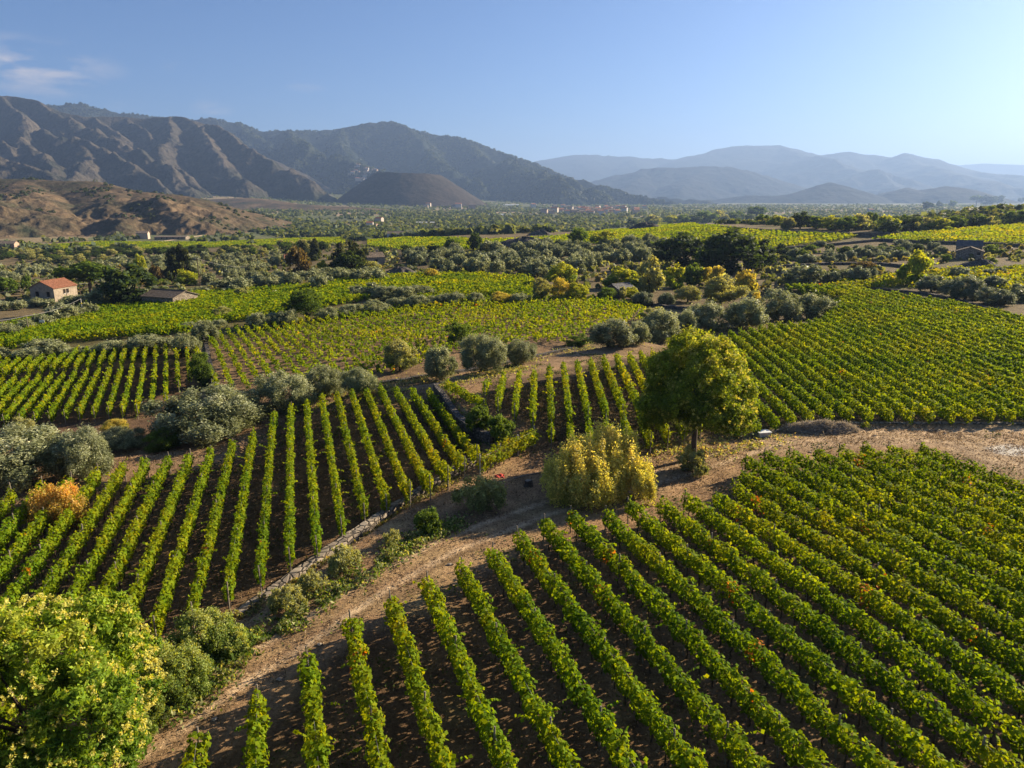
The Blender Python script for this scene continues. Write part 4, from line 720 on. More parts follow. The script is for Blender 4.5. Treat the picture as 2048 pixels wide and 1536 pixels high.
scrub('far_ridge_scrub', [[(1780, 425), (1900, 415), (2060, 404), (2060, 440), (1780, 446)]], [], 9000, (3, 7), 36, [(.045, .06, .03), (.06, .075, .035), (.10, .095, .05)], 560, 1100)
def range_woods(name, lines, k, fl, na, warp, pxr, rr, n, w0, w1, pal, seed):
    rg = np.random.default_rng(seed); ta = rg.uniform((pxr[0] - 1024) * CP / F, (pxr[1] - 1024) * CP / F, n); r = np.exp(rg.uniform(math.log(rr[0]), math.log(rr[1]), n)); a = np.arctan(ta); X, Y = np.sin(a) * r, np.cos(a) * r
    Z = rangez(X, Y, lines, k, fl, na, warp); ok = (Z > Gz(X, Y) - 5) & (fbm(X / 260, Y / 260, 4, seed) > -.12); X, Y, Z = X[ok], Y[ok], Z[ok]; m = len(X); w = rg.uniform(w0, w1, m); per = 5
    d = rg.normal(size=(m * per, 3)); d[:, 2] = np.abs(d[:, 2]); d /= np.linalg.norm(d, axis=1, keepdims=True); Pn = np.stack([np.repeat(X, per), np.repeat(Y, per), np.repeat(Z, per)], 1) + d * np.repeat(w, per)[:, None] * .4
    V, Fc = leaf_faces(Pn, d, np.repeat(w, per) * .7, rg, 1.1); pal = np.array(pal)[rg.integers(0, len(pal), m)]; tag(link(name, mesh_np(name, V, Fc, M['leaf'], np.repeat(pal, per, 0) * rg.uniform(.75, 1.25, (m * per, 1)))), kind='stuff')
range_woods('mountain_woodland', MID, 14, 520, 105, 80, (60, 1330), (3800, 6400), 45000, 12, 26, [(.022, .034, .02), (.03, .042, .024), (.042, .052, .028)], 61)

# ------------------------------------------------------------------ big trees and bushes near the camera
def hero(name, px, pb, wpx, lobes, ncl, per, s, pal, mat, label, cat, fork, tr, cs=.03, el=1.5, up=1.0, seed=1, hgt=1.0, shell=.7, many=1, lean=0, hi=2.5, rz=0.0, extra=None, nsub=80, rs=(.05, .11), spike=0.0):
    x, y, z = at(px, pb); Z = y * CP + (H - z) * SP; wd = wpx * Z / F; rt = empty(name, (x, y, z - .03), label, cat, None, rz); V, Fc, c = gen_crown(seed, lobes, ncl, per, s, pal, cs, el, up, 1.1, shell, hi, nsub, rs, spike)
    c_ = link('crown', mesh_np('crown', V, Fc, M[mat], c), rt); c_.scale = (wd,) * 3; b = limbs(seed, lobes, tr, fork, lean, 10, many)
    t = b.build('trunk', M['bark'], rt, smooth=True); t.scale = (wd,) * 3
    if extra: extra(rt, wd)
    return rt, wd
CHL = [(0, 0, .76, .26, .26, .19), (-.17, .05, .62, .24, .24, .2), (.16, -.02, .64, .24, .24, .2), (-.02, -.16, .55, .26, .24, .24), (-.27, -.04, .46, .2, .22, .2), (.27, .03, .47, .2, .22, .19), (.03, .2, .5, .28, .24, .24), (.36, -.05, .33, .13, .14, .14), (-.33, .0, .33, .15, .16, .13), (.12, -.25, .38, .2, .16, .17), (-.14, -.24, .38, .2, .16, .15), (0, 0, .45, .3, .3, .22)]
CHP = [(.11, .165, .016), (.18, .24, .022), (.28, .33, .035), (.40, .40, .08), (.55, .50, .2)]
CHL = [(q[0] * .94, q[1] * .94, q[2] + .09, q[3] * .94, q[4] * .94, q[5] * .92) for q in CHL]
# golden bush
GBL = [(-.16, -.1, .36, .3, .26, .3), (.15, .02, .50, .26, .24, .34), (-.3, -.05, .28, .18, .2, .24), (.3, -.12, .24, .22, .2, .14), (.02, .05, .5, .24, .22, .26), (-.05, -.2, .24, .26, .2, .2), (.06, .05, .68, .12, .12, .2), (-.18, 0, .56, .16, .16, .2)]
GBL = [(q[0] * 1.15, q[1], q[2] * .72, q[3], q[4], q[5] * .74) for q in GBL]
GBP = [(.36, .37, .09), (.52, .49, .14), (.66, .59, .19), (.72, .64, .25)]
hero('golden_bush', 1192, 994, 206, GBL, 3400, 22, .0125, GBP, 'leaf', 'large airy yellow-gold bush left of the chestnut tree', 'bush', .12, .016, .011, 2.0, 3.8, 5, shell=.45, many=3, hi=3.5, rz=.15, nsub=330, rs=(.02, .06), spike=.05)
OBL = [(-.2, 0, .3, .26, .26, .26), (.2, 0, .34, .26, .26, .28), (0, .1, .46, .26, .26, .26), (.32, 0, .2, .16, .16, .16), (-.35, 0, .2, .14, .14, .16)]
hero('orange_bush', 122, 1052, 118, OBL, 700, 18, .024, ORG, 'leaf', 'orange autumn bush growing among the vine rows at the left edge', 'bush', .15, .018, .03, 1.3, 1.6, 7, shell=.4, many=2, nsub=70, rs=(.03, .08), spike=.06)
# big chestnut at the lower left corner, nearest to the camera
x, y, z = at(95, 1640); 
BCL = [(0, 0, .72, .28, .28, .2), (.2, .1, .62, .26, .26, .2), (-.2, .15, .62, .28, .26, .22), (.05, .3, .52, .26, .2, .22), (.3, .2, .46, .2, .2, .2), (.38, .02, .42, .16, .18, .16), (.2, -.2, .48, .24, .22, .22), (-.1, -.25, .52, .26, .22, .22), (-.35, -.05, .45, .2, .24, .2), (0, 0, .42, .34, .34, .2), (.28, -.18, .28, .18, .18, .16), (.05, -.32, .3, .22, .16, .18)]
def burrs(rt, wd, LL=None, n=2400, sz=.0085):
    rg = np.random.default_rng(4); lb = np.array(LL or BCL); k = rg.integers(0, len(lb), n); d = rg.normal(size=(n, 3)); d /= np.linalg.norm(d, axis=1, keepdims=True); p = lb[k, :3] + d * lb[k, 3:6] * 1.02; ok = p[:, 2] > .15
    for q in range(len(lb)): ok &= ~(((((p - lb[q, :3]) / lb[q, 3:6]) ** 2).sum(1) < .9) & (k != q))
    p = p[ok]; per = 14; Pn = np.repeat(p, per, 0) + rg.normal(size=(len(p) * per, 3)) * sz * .75; V, Fc = leaf_faces(Pn, rg.normal(size=Pn.shape), sz, rg, 1.6)
    c = np.tile((.52, .50, .14), (len(Pn), 1)) * rg.uniform(.7, 1.2, (len(Pn), 1)); o = link('burr_cluster', mesh_np('burr_cluster', V, Fc, M['leaf'], c), rt); o.scale = (wd,) * 3; tag(o, kind='stuff')
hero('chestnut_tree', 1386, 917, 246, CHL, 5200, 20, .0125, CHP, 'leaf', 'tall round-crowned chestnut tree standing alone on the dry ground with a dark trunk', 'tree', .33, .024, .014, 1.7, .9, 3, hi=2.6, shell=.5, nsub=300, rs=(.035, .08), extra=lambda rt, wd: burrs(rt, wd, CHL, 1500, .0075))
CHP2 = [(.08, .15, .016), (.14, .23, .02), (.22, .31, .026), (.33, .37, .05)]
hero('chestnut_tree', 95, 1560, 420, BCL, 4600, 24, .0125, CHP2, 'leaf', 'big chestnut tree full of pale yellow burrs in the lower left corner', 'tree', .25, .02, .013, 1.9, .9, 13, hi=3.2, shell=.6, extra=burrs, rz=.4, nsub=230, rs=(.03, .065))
BSH = [(-.2, 0, .3, .26, .26, .26), (.18, .05, .34, .26, .26, .28), (0, -.12, .36, .26, .24, .26), (.3, -.1, .2, .18, .18, .18), (-.32, -.05, .2, .16, .18, .18), (0, .1, .44, .24, .24, .24)]
LAU = [(.10, .16, .035), (.17, .24, .05), (.29, .34, .10), (.42, .44, .16)]
for i, (px, pb, wp, pal, mt, sd, lab, sh, n, el) in enumerate([(345, 1405, 150, LAU, 'leaf', 21, 'bright laurel-like bush beside the lower left chestnut tree', .7, 1500, 1.6), (405, 1335, 135, LAU, 'leaf', 22, 'tall laurel-like bush by the wall, behind the one next to the chestnut tree', .7, 1400, 1.6), (473, 1312, 78, LAU, 'leaf', 23, 'small laurel-like bush at the upper end of the laurel group', .7, 500, 1.6), (285, 1462, 110, LAU, 'leaf', 24, 'laurel-like bush at the foot of the lower left chestnut tree', .7, 900, 1.6),
 (575, 1232, 80, PAL2, 'leaf', 25, 'thin grey-leaved sapling bush at the lower end of the stone wall', .3, 260, 1.7), (625, 1195, 68, PAL2, 'leaf', 26, 'thin grey-leaved bush second from the lower end of the stone wall', .3, 220, 1.7), (690, 1150, 78, PAL2, 'leaf', 27, 'wide grey-leaved bush against the middle of the stone wall', .3, 260, 1.7), (785, 1095, 46, PAL2, 'leaf', 28, 'thin upright sapling beside the wall, below the dark vine heap', .25, 150, 1.7),
 (856, 1068, 64, BRD, 'leaf', 29, 'dark green vine heap on the bank beside the wall', .6, 420, 1.2), (960, 1030, 104, PAL2, 'leaf', 30, 'sparse grey-green bush left of the golden bush', .2, 380, 1.8), (957, 862, 60, BRD, 'leaf', 31, 'dark ivy-like bush on the bank, upper of two', .6, 500, 1.3), (1003, 882, 64, BRD, 'leaf', 32, 'dark ivy-like bush on the bank, lower of two', .6, 420, 1.3),
 (1385, 952, 74, PAL2, 'leaf', 33, 'scrubby grey bush around the foot of the tall chestnut tree', .2, 260, 1.7), (1731, 858, 20, LIM, 'leaf', 34, 'small bright bush alone at the edge of the right field', .5, 120, 1.2)]):
    k = max(.7, wp / 110); hero('shrub', px, pb - .1 * wp, wp, BSH, int(n * 1.2), 18, .026 / k, pal, mt, lab, 'bush', .1, .014, .026, el, 1.3, sd, shell=sh, many=3, hi=3.5, rz=i * .7, nsub=75, rs=(.04, .1), spike=.05 if sh < .4 else 0)
def one_row(a, b, zt, label, h=1.6, hw=.4, **k):
    A, B_ = at(*a, zt)[:2], at(*b, zt)[:2]; az = math.atan2(B_[0] - A[0], B_[1] - A[1]); n = (math.cos(az), -math.sin(az)); off = A[0] * n[0] + A[1] * n[1]; d = (math.sin(az), math.cos(az)); poly = [(A[0] + n[0] * .5, A[1] + n[1] * .5), (A[0] - n[0] * .5, A[1] - n[1] * .5), (B_[0] - n[0] * .5, B_[1] - n[1] * .5), (B_[0] + n[0] * .5, B_[1] + n[1] * .5)]
    global wpoly; w0 = wpoly; wpoly = lambda p, z=0: poly
    vine_rows(None, math.degrees(az), 500, off, zt, h, hw, .45, label, None, int(a[0]), 2.0, **k); wpoly = w0
one_row((1070, 862), (960, 918), 1.4, 'yellowing vine row along the edge of the bank at the top of the stone wall', posts=2.2, hw=.5, pk='concrete_post')
one_row((893, 762), (968, 803), 1.2, 'short vine row on the crest of the earth bank', h=1.3, hw=.35)
# ------------------------------------------------------------------ walls, buildings, poles, small things
def wall(name, pts, wd, hup, hdn, mat, label, cat='wall', side=0.0, top_jit=.06):
    """dry-stone wall along ground points, reaching hdn below and hup above the local ground"""
    P3 = [at(*p) for p in pts]; S = []; 
    for a, b in zip(P3[:-1], P3[1:]):
        L = math.hypot(b[0] - a[0], b[1] - a[1]); k = max(1, int(L / .8))
        for i in range(k): t = i / k; S.append((a[0] + (b[0] - a[0]) * t, a[1] + (b[1] - a[1]) * t))
    S.append(P3[-1][:2]); rt = empty(name, (S[0][0], S[0][1], zg(*S[0])), label, cat); m = MB(); rr = random.Random(len(pts)); z0 = rt.location.z; prev = None
    for i, p in enumerate(S):
        q = S[min(i + 1, len(S) - 1)]; o = S[max(i - 1, 0)]; d = Vector((q[0] - o[0], q[1] - o[1], 0)).normalized(); n = Vector((d.y, -d.x, 0)); g = max(zg(p[0] + n.x * 1, p[1] + n.y * 1), zg(p[0] - n.x * 1, p[1] - n.y * 1)); g = max(g, zg(*p)); ht = hup + rr.uniform(-1, 1) * top_jit; w2 = wd / 2 * rr.uniform(.9, 1.1)
        ring = [Vector((p[0], p[1], 0)) - n * w2 * 1.15, Vector((p[0], p[1], 0)) - n * w2, Vector((p[0], p[1], 0)) + n * w2, Vector((p[0], p[1], 0)) + n * w2 * 1.15]; zz = [g - hdn, g + ht, g + ht + rr.uniform(-.03, .03), g - hdn]
        b = len(m.v); m.v += [(v.x - S[0][0], v.y - S[0][1], z_ - z0) for v, z_ in zip(ring, zz)]
        if prev is not None:
            for k in range(3): m.f.append([prev + k, prev + k + 1, b + k + 1, b + k]); m.m.append(0)
        else: m.f.append([b, b + 1, b + 2, b + 3]); m.m.append(0)
        prev = b
    m.f.append([prev + 3, prev + 2, prev + 1, prev]); m.m.append(0); me = m.mesh(name, M[mat]); o = link('stonework', me, rt); return rt
M['ledge'] = simple('worn_wall_top', (.24, .19, .145), (.42, .34, .26), 3.5, .95, .03)
wall('stone_wall', [(470, 1232), (540, 1190), (620, 1137), (700, 1085), (770, 1037), (830, 998), (870, 972), (915, 948), (958, 927)], .55, .12, 1.4, 'wall_pale', 'long low stone wall between the narrow-row block and the dirt track')
wall('stone_wall', [(872, 784), (888, 806), (903, 830), (915, 850), (940, 872), (985, 890)], .6, .05, 1.5, 'wall', 'dark dry-stone wall of the earth bank at the upper right of the narrow rows')
wall('stone_wall', [(408, 672), (415, 700), (422, 740), (432, 785), (436, 800)], .6, .25, 1.4, 'wall', 'stone wall between the dark-soil rows and the brown field')
wall('stone_wall', [(700, 775), (760, 768), (830, 758), (900, 748), (960, 738), (1060, 716), (1150, 697)], .7, .3, 1.2, 'wall', 'stone wall along the lower edge of the brown field')
wall('stone_wall', [(0, 716), (80, 711), (170, 705), (270, 700), (370, 692), (395, 690)], .5, .2, 1.2, 'wall', 'low stone wall behind the dark-soil rows')
wall('stone_wall', [(1590, 577), (1680, 575), (1760, 580), (1850, 590), (1900, 598), (1985, 622), (2050, 640)], .8, .5, .8, 'wall', 'dark stone wall along the far edge of the right field')
wall('stone_wall', [(1200, 604), (1260, 608), (1320, 614), (1380, 622), (1420, 630)], .8, .6, .8, 'wall', 'dark stone wall below the yard of the hut')
wall('stone_wall', [(1440, 458), (1500, 463), (1580, 468), (1680, 472), (1745, 474), (1790, 470)], 1.2, 1.6, .8, 'wall', 'dark terrace wall along the top of the sunlit ridge vineyard')
wall('stone_wall', [(1460, 507), (1560, 500), (1680, 490), (1760, 482), (1900, 488), (2050, 494)], 1.0, 1.0, .8, 'wall', 'dark terrace wall along the foot of the ridge vineyards')
wall('stone_wall', [(760, 556), (880, 556), (960, 560), (1060, 566)], .9, .8, .8, 'wall', 'dark terrace wall behind the level field')
wall('stone_wall', [(1560, 540), (1650, 530), (1760, 530), (1860, 540)], .9, .8, .8, 'wall', 'dark terrace wall under the small round olives')

def gable_house(name, px, pb, L, Wd, hw, rise, rz, wallm, roofm, label, cat='house', wins=(), doors=(), base=None, chim=False, over=.25, group=None, xyz=None, simple_=False):
    """ridge along local x; front face is -y"""
    x, y, z = xyz if xyz else at(px, pb); rt = empty(name, (x, y, z), label, cat, group, rz); b = MB(); l, w_ = L / 2, Wd / 2
    for (p, q) in (((-l, -w_), (l, -w_)), ((l, w_), (-l, w_))): b.poly([(p[0], p[1], -1), (q[0], q[1], -1), (q[0], q[1], hw), (p[0], p[1], hw)])
    for s in (-1, 1):
        pts = [(s * l, w_ * s, -1), (s * l, -w_ * s, -1), (s * l, -w_ * s, hw), (s * l, 0, hw + rise), (s * l, w_ * s, hw)]; b.poly(pts[::-1] if s > 0 else pts[::-1])
    b.build('wall', M[wallm], rt); r = MB(); ov = over; k = rise / w_; t = .16 if not simple_ else .3
    for s in (-1, 1):
        a0 = [(-l - ov, s * (w_ + ov), hw - k * ov + .03), (l + ov, s * (w_ + ov), hw - k * ov + .03), (l + ov, 0, hw + rise + .03), (-l - ov, 0, hw + rise + .03)]; a1 = [(p[0], p[1], p[2] + t) for p in a0]; r.poly(a1 if s < 0 else a1[::-1]); r.poly(a0[::-1] if s < 0 else a0); 
        for i in range(4): j = (i + 1) % 4; r.poly([a0[i], a0[j], a1[j], a1[i]] if s < 0 else [a0[j], a0[i], a1[i], a1[j]])
    ro = r.build('roof', M[roofm], rt)
    if not simple_:
        rd = MB(); rd.tube([(-l - ov, 0, hw + rise + t + .02), (l + ov, 0, hw + rise + t + .02)], .13, 8); rd.build('ridge_tile', M[roofm], ro)
    if chim: c = MB(); c.box((l * .5, w_ * .3, hw + rise + .3), (.6, .6, 1.4)); c.box((l * .5, w_ * .3, hw + rise + 1.05), (.8, .8, .12)); c.build('chimney', M[wallm], ro)
    for (face, u, v, ww, hh) in wins:
        f = MB(); g = MB(); s = MB(); d = .06
        def B(mb, du, dv, su, sv, dp, thick):
            if face in ('f', 'b'): sg = -1 if face == 'f' else 1; mb.box((u + du, sg * (w_ + dp), v + dv), (su, thick, sv))
            else: sg = -1 if face == 'l' else 1; mb.box((sg * (l + dp), u + du, v + dv), (thick, su, sv))
        B(g, 0, 0, ww, hh, .004, .02)
        for du, dv, su, sv in ((-ww / 2 - .04, 0, .08, hh + .16), (ww / 2 + .04, 0, .08, hh + .16), (0, hh / 2 + .04, ww, .08)): B(f, du, dv, su, sv, .02, .10)
        B(s, 0, -hh / 2 - .07, ww + .3, .1, .06, .2); wn = g.build('window', M['dark'], rt); f.build('frame', M['timber'], wn); s.build('sill', M['limestone'], wn)
    for (face, u, ww, hh) in doors:
        g = MB(); f = MB(); sg = -1 if face in 'fl' else 1
        if face in 'fb': g.box((u, sg * (w_ + .01), hh / 2 - .05), (ww, .05, hh)); [f.box((u + e * (ww / 2 + .06), sg * (w_ + .02), hh / 2), (.12, .1, hh + .1)) for e in (-1, 1)]
        else: g.box((sg * (l + .01), u, hh / 2 - .05), (.05, ww, hh)); [f.box((sg * (l + .02), u + e * (ww / 2 + .06), hh / 2), (.1, .12, hh + .1)) for e in (-1, 1)]
        dr = g.build('door', M['timber'], rt); f.build('frame', M['limestone'], dr)
    return rt
# farmhouse: gable end towards the left, lit long side towards the right
gable_house('farmhouse', 112, 606, 9.4, 7.8, 5.0, 1.9, R(82), 'plaster', 'tile', 'two-storey stone farmhouse with a red tiled roof', wins=[('f', -.6, 3.7, .7, 1.2), ('f', .8, 3.7, .7, 1.2), ('f', 1.6, .9, .8, .9), ('l', 1.6, 3.2, .9, 1.5), ('l', -2.0, 3.2, .9, 1.5)], doors=[('f', -1.4, 1.1, 2.1)], over=.3)
gable_house('stone_barn', 342, 610, 10.5, 8.0, 2.5, 1.3, R(-22), 'wall_pale', 'tile_old', 'low stone barn with a mossy tiled roof right of the big dark tree', cat='barn', wins=[('r', 2.2, 1.4, .8, .7)], doors=[('r', -1.0, 1.3, 1.9)], over=.35)
gable_house('stone_ruin', 1938, 517, 5, 7.4, 2.3, 1.3, R(58), 'wall_pale', 'tile_old', 'dark stone ruin with two roof pitches on the right', cat='ruin', wins=[('l', -2.4, 1.7, .8, .9)], over=.2)
gable_house('stone_shed', 1936, 508, 7.6, 4.6, 2.7, 1.7, R(-32), 'wall_pale', 'tile_grey', 'grey-roofed shed rising behind the stone ruin', cat='shed', over=.1)
gable_house('stone_hut', 1240, 594, 5.5, 5, 1.8, 1.2, R(40), 'wall', 'tile_grey', 'small hut with a grey sloping roof half hidden by bushes', cat='hut', doors=[('f', 0, 1.0, 1.9)])
gable_house('white_house', 748, 528, 7, 6, 2.8, 1.6, R(30), 'plaster', 'tile_old', 'small pale house with a chimney right of the conifer clump', cat='house', chim=True, wins=[('f', 0, 1.5, .8, .9)])
gable_house('red_house', 585, 528, 6, 5, 2.6, 1.3, R(20), 'plaster', 'tile', 'small red-roofed house half hidden left of the brown tree', cat='house', wins=[('f', 0, 1.5, .8, .9)])
gable_house('white_villa', 792, 476, 15, 9, 4, 1.8, R(8), 'white', 'tile_old', 'long white farm building with a brown roof beyond the far green band', cat='building', wins=[('f', -4, 2, 1, 1.2), ('f', 0, 2, 1, 1.2), ('f', 4, 2, 1, 1.2)])
gable_house('ridge_house', 1585, 447, 14, 9, 3.5, 1.8, R(-10), 'plaster', 'tile', 'pale house with a red roof behind the trees on the ridge', cat='house', xyz=(*zat(1585, 436, 620)[:2], zg(*zat(1585, 436, 620)[:2]) + 1), wins=[('f', 0, 2, 1, 1)])
gable_house('brick_ruin', 345, 479, 30, 12, 2.6, 1.0, R(4), 'wall_pale', 'tile_old', 'long roofless-looking brick farm building at the foot of the dry hill', cat='building', wins=[('f', -8, 1.5, 1.2, 1.3), ('f', -3, 1.5, 1.2, 1.3), ('f', 3, 1.5, 1.2, 1.3), ('f', 8, 1.5, 1.2, 1.3)])
for i, (px, pb, L, Wd, hh, lab) in enumerate([(857, 448, 40, 14, 3.5, 'long pale greenhouse in the valley, nearest of three'), (1000, 431, 55, 16, 4, 'pale greenhouse roof in the valley left of the town'), (1022, 411, 70, 20, 5, 'faint pale shed roof at the foot of the wooded mountain')]):
    x, y, z = at(px, pb); rt = empty('greenhouse', (x, y, z), lab, 'greenhouse', None, R(8)); b = MB(); n = 8; prof = [(Wd / 2 * math.cos(math.pi * k / n), hh * math.sin(math.pi * k / n) ** .8) for k in range(n + 1)]
    for k in range(n): a, c = prof[k], prof[k + 1]; b.poly([(-L / 2, a[0], a[1]), (L / 2, a[0], a[1]), (L / 2, c[0], c[1]), (-L / 2, c[0], c[1])])
    b.poly([(-L / 2, p[0], p[1]) for p in prof]); b.poly([(L / 2, p[0], p[1]) for p in reversed(prof)]); b.build('cover', M['white'], rt); e = MB(); e.box((-L / 2 - .05, 0, 1.1), (.08, 2.4, 2.2)); e.build('door', M['post'], rt)
# far houses: one prototype per tone, copied with its parts
def house_proto(tone, i):
    m, nt = mat_new('render_' + str(i)); finish(nt, tuple(q * 1.0 for q in tone), .9); M['render%d' % i] = m
for i, t in enumerate([(.42, .33, .26), (.46, .40, .33), (.38, .26, .19), (.5, .46, .41), (.6, .38, .12)]): house_proto(t, i)
hp = [gable_house('house', 0, 0, 12, 9, 6.5 + i % 2 * 2, 2, 0, 'render%d' % i, 'tile' if i % 2 else 'tile_old', None, xyz=(0, 0, -500), simple_=True) for i in range(5)]
def dup(root, loc, rz, sc, label, cat, group):
    r = root.copy(); COL.objects.link(r); r.location = loc; r.rotation_euler[2] = rz; r.scale = (sc,) * 3; tag(r, label, cat, group)
    for ch in root.children: c = ch.copy(); COL.objects.link(c); c.parent = r
    return r
rh = random.Random(8)
pxs = [1268] + sorted(rh.gauss(1195, 42) if i > 16 else rh.uniform(1085, 1280) for i in range(94))
for i in range(95):
    px = pxs[i]; pb = rh.uniform(418, 431) - abs(px - 1195) * .03
    x, y, z = at(px, pb); dup(rh.choice(hp[:4]) if i else hp[4], (x, y, z), rh.uniform(-.6, .6), rh.uniform(.9, 1.6), ('%s pale house from the left in the distant valley town' % od(i)) if i else 'brightest yellow house in the distant valley town', 'house', 'houses of the valley town')
pxs = sorted(min(764, max(690, rh.gauss(728, 17))) for i in range(46))
for i in range(46):
    px = pxs[i]; r_ = 4350 - (px - 700) * 3 + rh.uniform(-160, 60); x, y, _ = zat(px, 345, r_); z = float(rangez(np.array([x]), np.array([y]), MID, 14, 520, 105, 80)[0])
    dup(rh.choice(hp[:4]), (x, y, z - 1), rh.uniform(-.6, .6), rh.uniform(1.1, 1.8), od(i + 1) + ' pale house from the left in the hilltop village', 'house', 'houses of the hilltop village')
for i, (px, pb, s, lab) in enumerate([(740, 455, .8, 'pale house in the valley left of the white farm building, left of two'), (750, 454, .6, 'pale house in the valley left of the white farm building, right of two'), (759, 447, 1.0, 'small pale house alone in the middle of the valley'), (908, 417, 1.6, 'orange-toned house below the cinder cone, left of a pair'), (917, 417, 1.9, 'orange-toned tall house below the cinder cone, right of a pair'), (945, 418, 2.2, 'wide pale house right of the orange-toned pair'), (857, 414, 1.5, 'small white house at the foot of the cinder cone'), (852, 416, 1.3, 'lower small white house at the foot of the cinder cone'), (1066, 415, 1.5, 'white house left of the valley town'), (420, 467, .8, 'small white shed on the flat below the dry hill, left of the track'), (333, 468, .9, 'white hut below the dry hill'), (287, 478, .9, 'small grey-white shed beside the strip under the dry hill'), (1740, 427, 1.2, 'white building in the far plain behind the ridge trees'), (20, 503, .9, 'small stone hut at the left edge below the dry hill'), (323, 388, 1.6, 'lone house at the foot of the dry mountain')]):
    x, y, z = at(px, pb) if px != 323 else (0, 0, 0)
    if px == 323: continue
    dup(hp[(i * 3 + 3) % 4], (x, y, z), rh.uniform(-.5, .5), s, lab, 'house', None)
for h_ in hp:
    for c in list(h_.children): bpy.data.objects.remove(c)
    bpy.data.objects.remove(h_)
# electricity poles and wires
def pole(px, pb, ptop, label, mat='post', r=.13, arm=False, band=False):
    x, y, z = at(px, pb); Z = y * CP + (H - z) * SP; h = (pb - ptop) * Z / F / math.cos(math.asin(min(.9, (H - z) / math.hypot(y, H)))); rt = empty('utility_pole', (x, y, z), label, 'pole'); b = MB(); b.tube([(0, 0, -.3), (0, 0, h * .5), (0, 0, h)], [r, r * .85, r * .65], 8); b.build('shaft', M[mat], rt)
    if arm: b = MB(); b.box((0, 0, h - .35), (1.2, .09, .1), .4); b.build('crossarm', M['timber'], rt); c = MB(); [c.tube([(q, q * .42, h - .3), (q, q * .42, h - .05)], .05, 6) for q in (-.5, 0, .5)]; c.build('insulator', M['white'], rt)
    if band: b = MB(); b.tube([(0, 0, h * .72), (0, 0, h * .8)], r * 1.05, 8); mm, nt = mat_new('yellow_band'); finish(nt, (.6, .42, .03), .6); b.build('warning_band', mm, rt)
    return Vector((x, y, z + h))
p1 = pole(167, 636, 598, 'pale concrete pole with a yellow band at the corner of the green field', 'concrete_post', .14, band=True); p2 = pole(163, 602, 568, 'dark timber pole beside the right corner of the farmhouse', 'timber', .13, True)
p3 = pole(59, 669, 632, 'thin leaning pole beside the field track at the far left', 'post', .08); p5 = pole(203, 575, 560, 'thin pale pole behind the farmhouse', 'concrete_post', .09); p6 = pole(353, 567, 551, 'short pole behind the barn', 'post', .08); p7 = pole(401, 583, 518, 'tall rusty lattice-like mast beside the olive grove', 'timber', .16, True); p8 = pole(496, 548, 534, 'small pole in the olive grove', 'post', .1); p9 = pole(1479, 441, 408, 'thin pole standing on the ridge skyline', 'timber', .14)
p10 = pole(111, 600, 567, 'thin pole in front of the farmhouse gable', 'post', .07)
def wire(a, b, sag, label):
    pts = [];
    for i in range(17): t = i / 16; q = a.lerp(b, t); q.z -= sag * 4 * t * (1 - t); pts.append(tuple(q - a))
    m = MB(); m.tube(pts, .035, 4); o = m.build('overhead_cable', M['wire'], None, tuple(a)); tag(o, label, 'cable')
left_end = Vector(at(-60, 690)) + Vector((0, 0, 4.5)); wire(p3, p1, .6, 'cable sagging from the thin leaning pole to the banded concrete pole'); wire(p3, left_end, .5, 'cable leaving the frame at the left from the thin leaning pole'); wire(p10, Vector(at(-40, 612)) + Vector((0, 0, 3.5)), .5, 'cable running left from the pole by the farmhouse gable')
wire(p2, p5, .3, 'cable between the pole at the farmhouse and the pale pole behind it'); wire(p6, p7, .5, 'cable between the short pole and the tall mast'); wire(p7, p8, .8, 'cable between the tall mast and the small pole in the grove'); wire(p8, Vector(at(590, 540)) + Vector((0, 0, 4)), .8, 'cable from the grove pole to the brown-leaved tree')
# sign at the field track
x, y, z = at(87, 662); rt = empty('field_sign', (x, y, z), 'white sign on a thin post beside the field track', 'sign'); b = MB(); b.tube([(0, 0, -.1), (0, 0, 2.2)], .04, 6); b.build('post', M['post'], rt); b = MB(); b.box((0, -.05, 2.1), (1.0, .04, .55), .1); b.build('panel', M['white'], rt)
# stump, plank, sack, stone, brush heap, tub
x, y, z = at(1057, 972); rt = empty('tree_stump', (x, y, z), 'dark sawn tree stump left of the golden bush', 'stump'); b = MB(); b.tube([(0, 0, -.1), (.02, 0, .2), (0, .02, .42)], [.42, .3, .27], 12); b.build('bark', M['bark'], rt); b = MB(); b.tube([(0, .02, .425), (0, .02, .435)], .25, 12); b.build('cut_face', M['post'], rt)
a, c = Vector(at(1082, 946)), Vector(at(1028, 958)); b = MB(); b.tube([(0, 0, .05), tuple((c - a) * .5 + Vector((0, .1, .06))), tuple(c - a + Vector((0, 0, .05)))], .05, 6); tag(b.build('fallen_pole', M['post'], None, tuple(a)), 'pale wooden pole lying on the dry grass left of the golden bush', 'pole')
x, y, z = at(1000, 953); b = MB(); rr_ = random.Random(3); mm, nt = mat_new('red_cloth'); finish(nt, (.5, .07, .05), .8)
vs = []
for i in range(7):
    for j in range(7): vs.append(((i - 3) * .11 + rr_.uniform(-.03, .03), (j - 3) * .09 + rr_.uniform(-.03, .03), .10 + rr_.uniform(-.06, .1) - .02 * (abs(i - 3) + abs(j - 3))))
b.v = vs; [(b.f.append([i * 7 + j, (i + 1) * 7 + j, (i + 1) * 7 + j + 1, i * 7 + j + 1]), b.m.append(0)) for i in range(6) for j in range(6)]; o = b.build('plastic_sack', mm, None, (x, y, z)); tag(o, 'crumpled red sack lying on the dry grass by the wall row', 'sack')
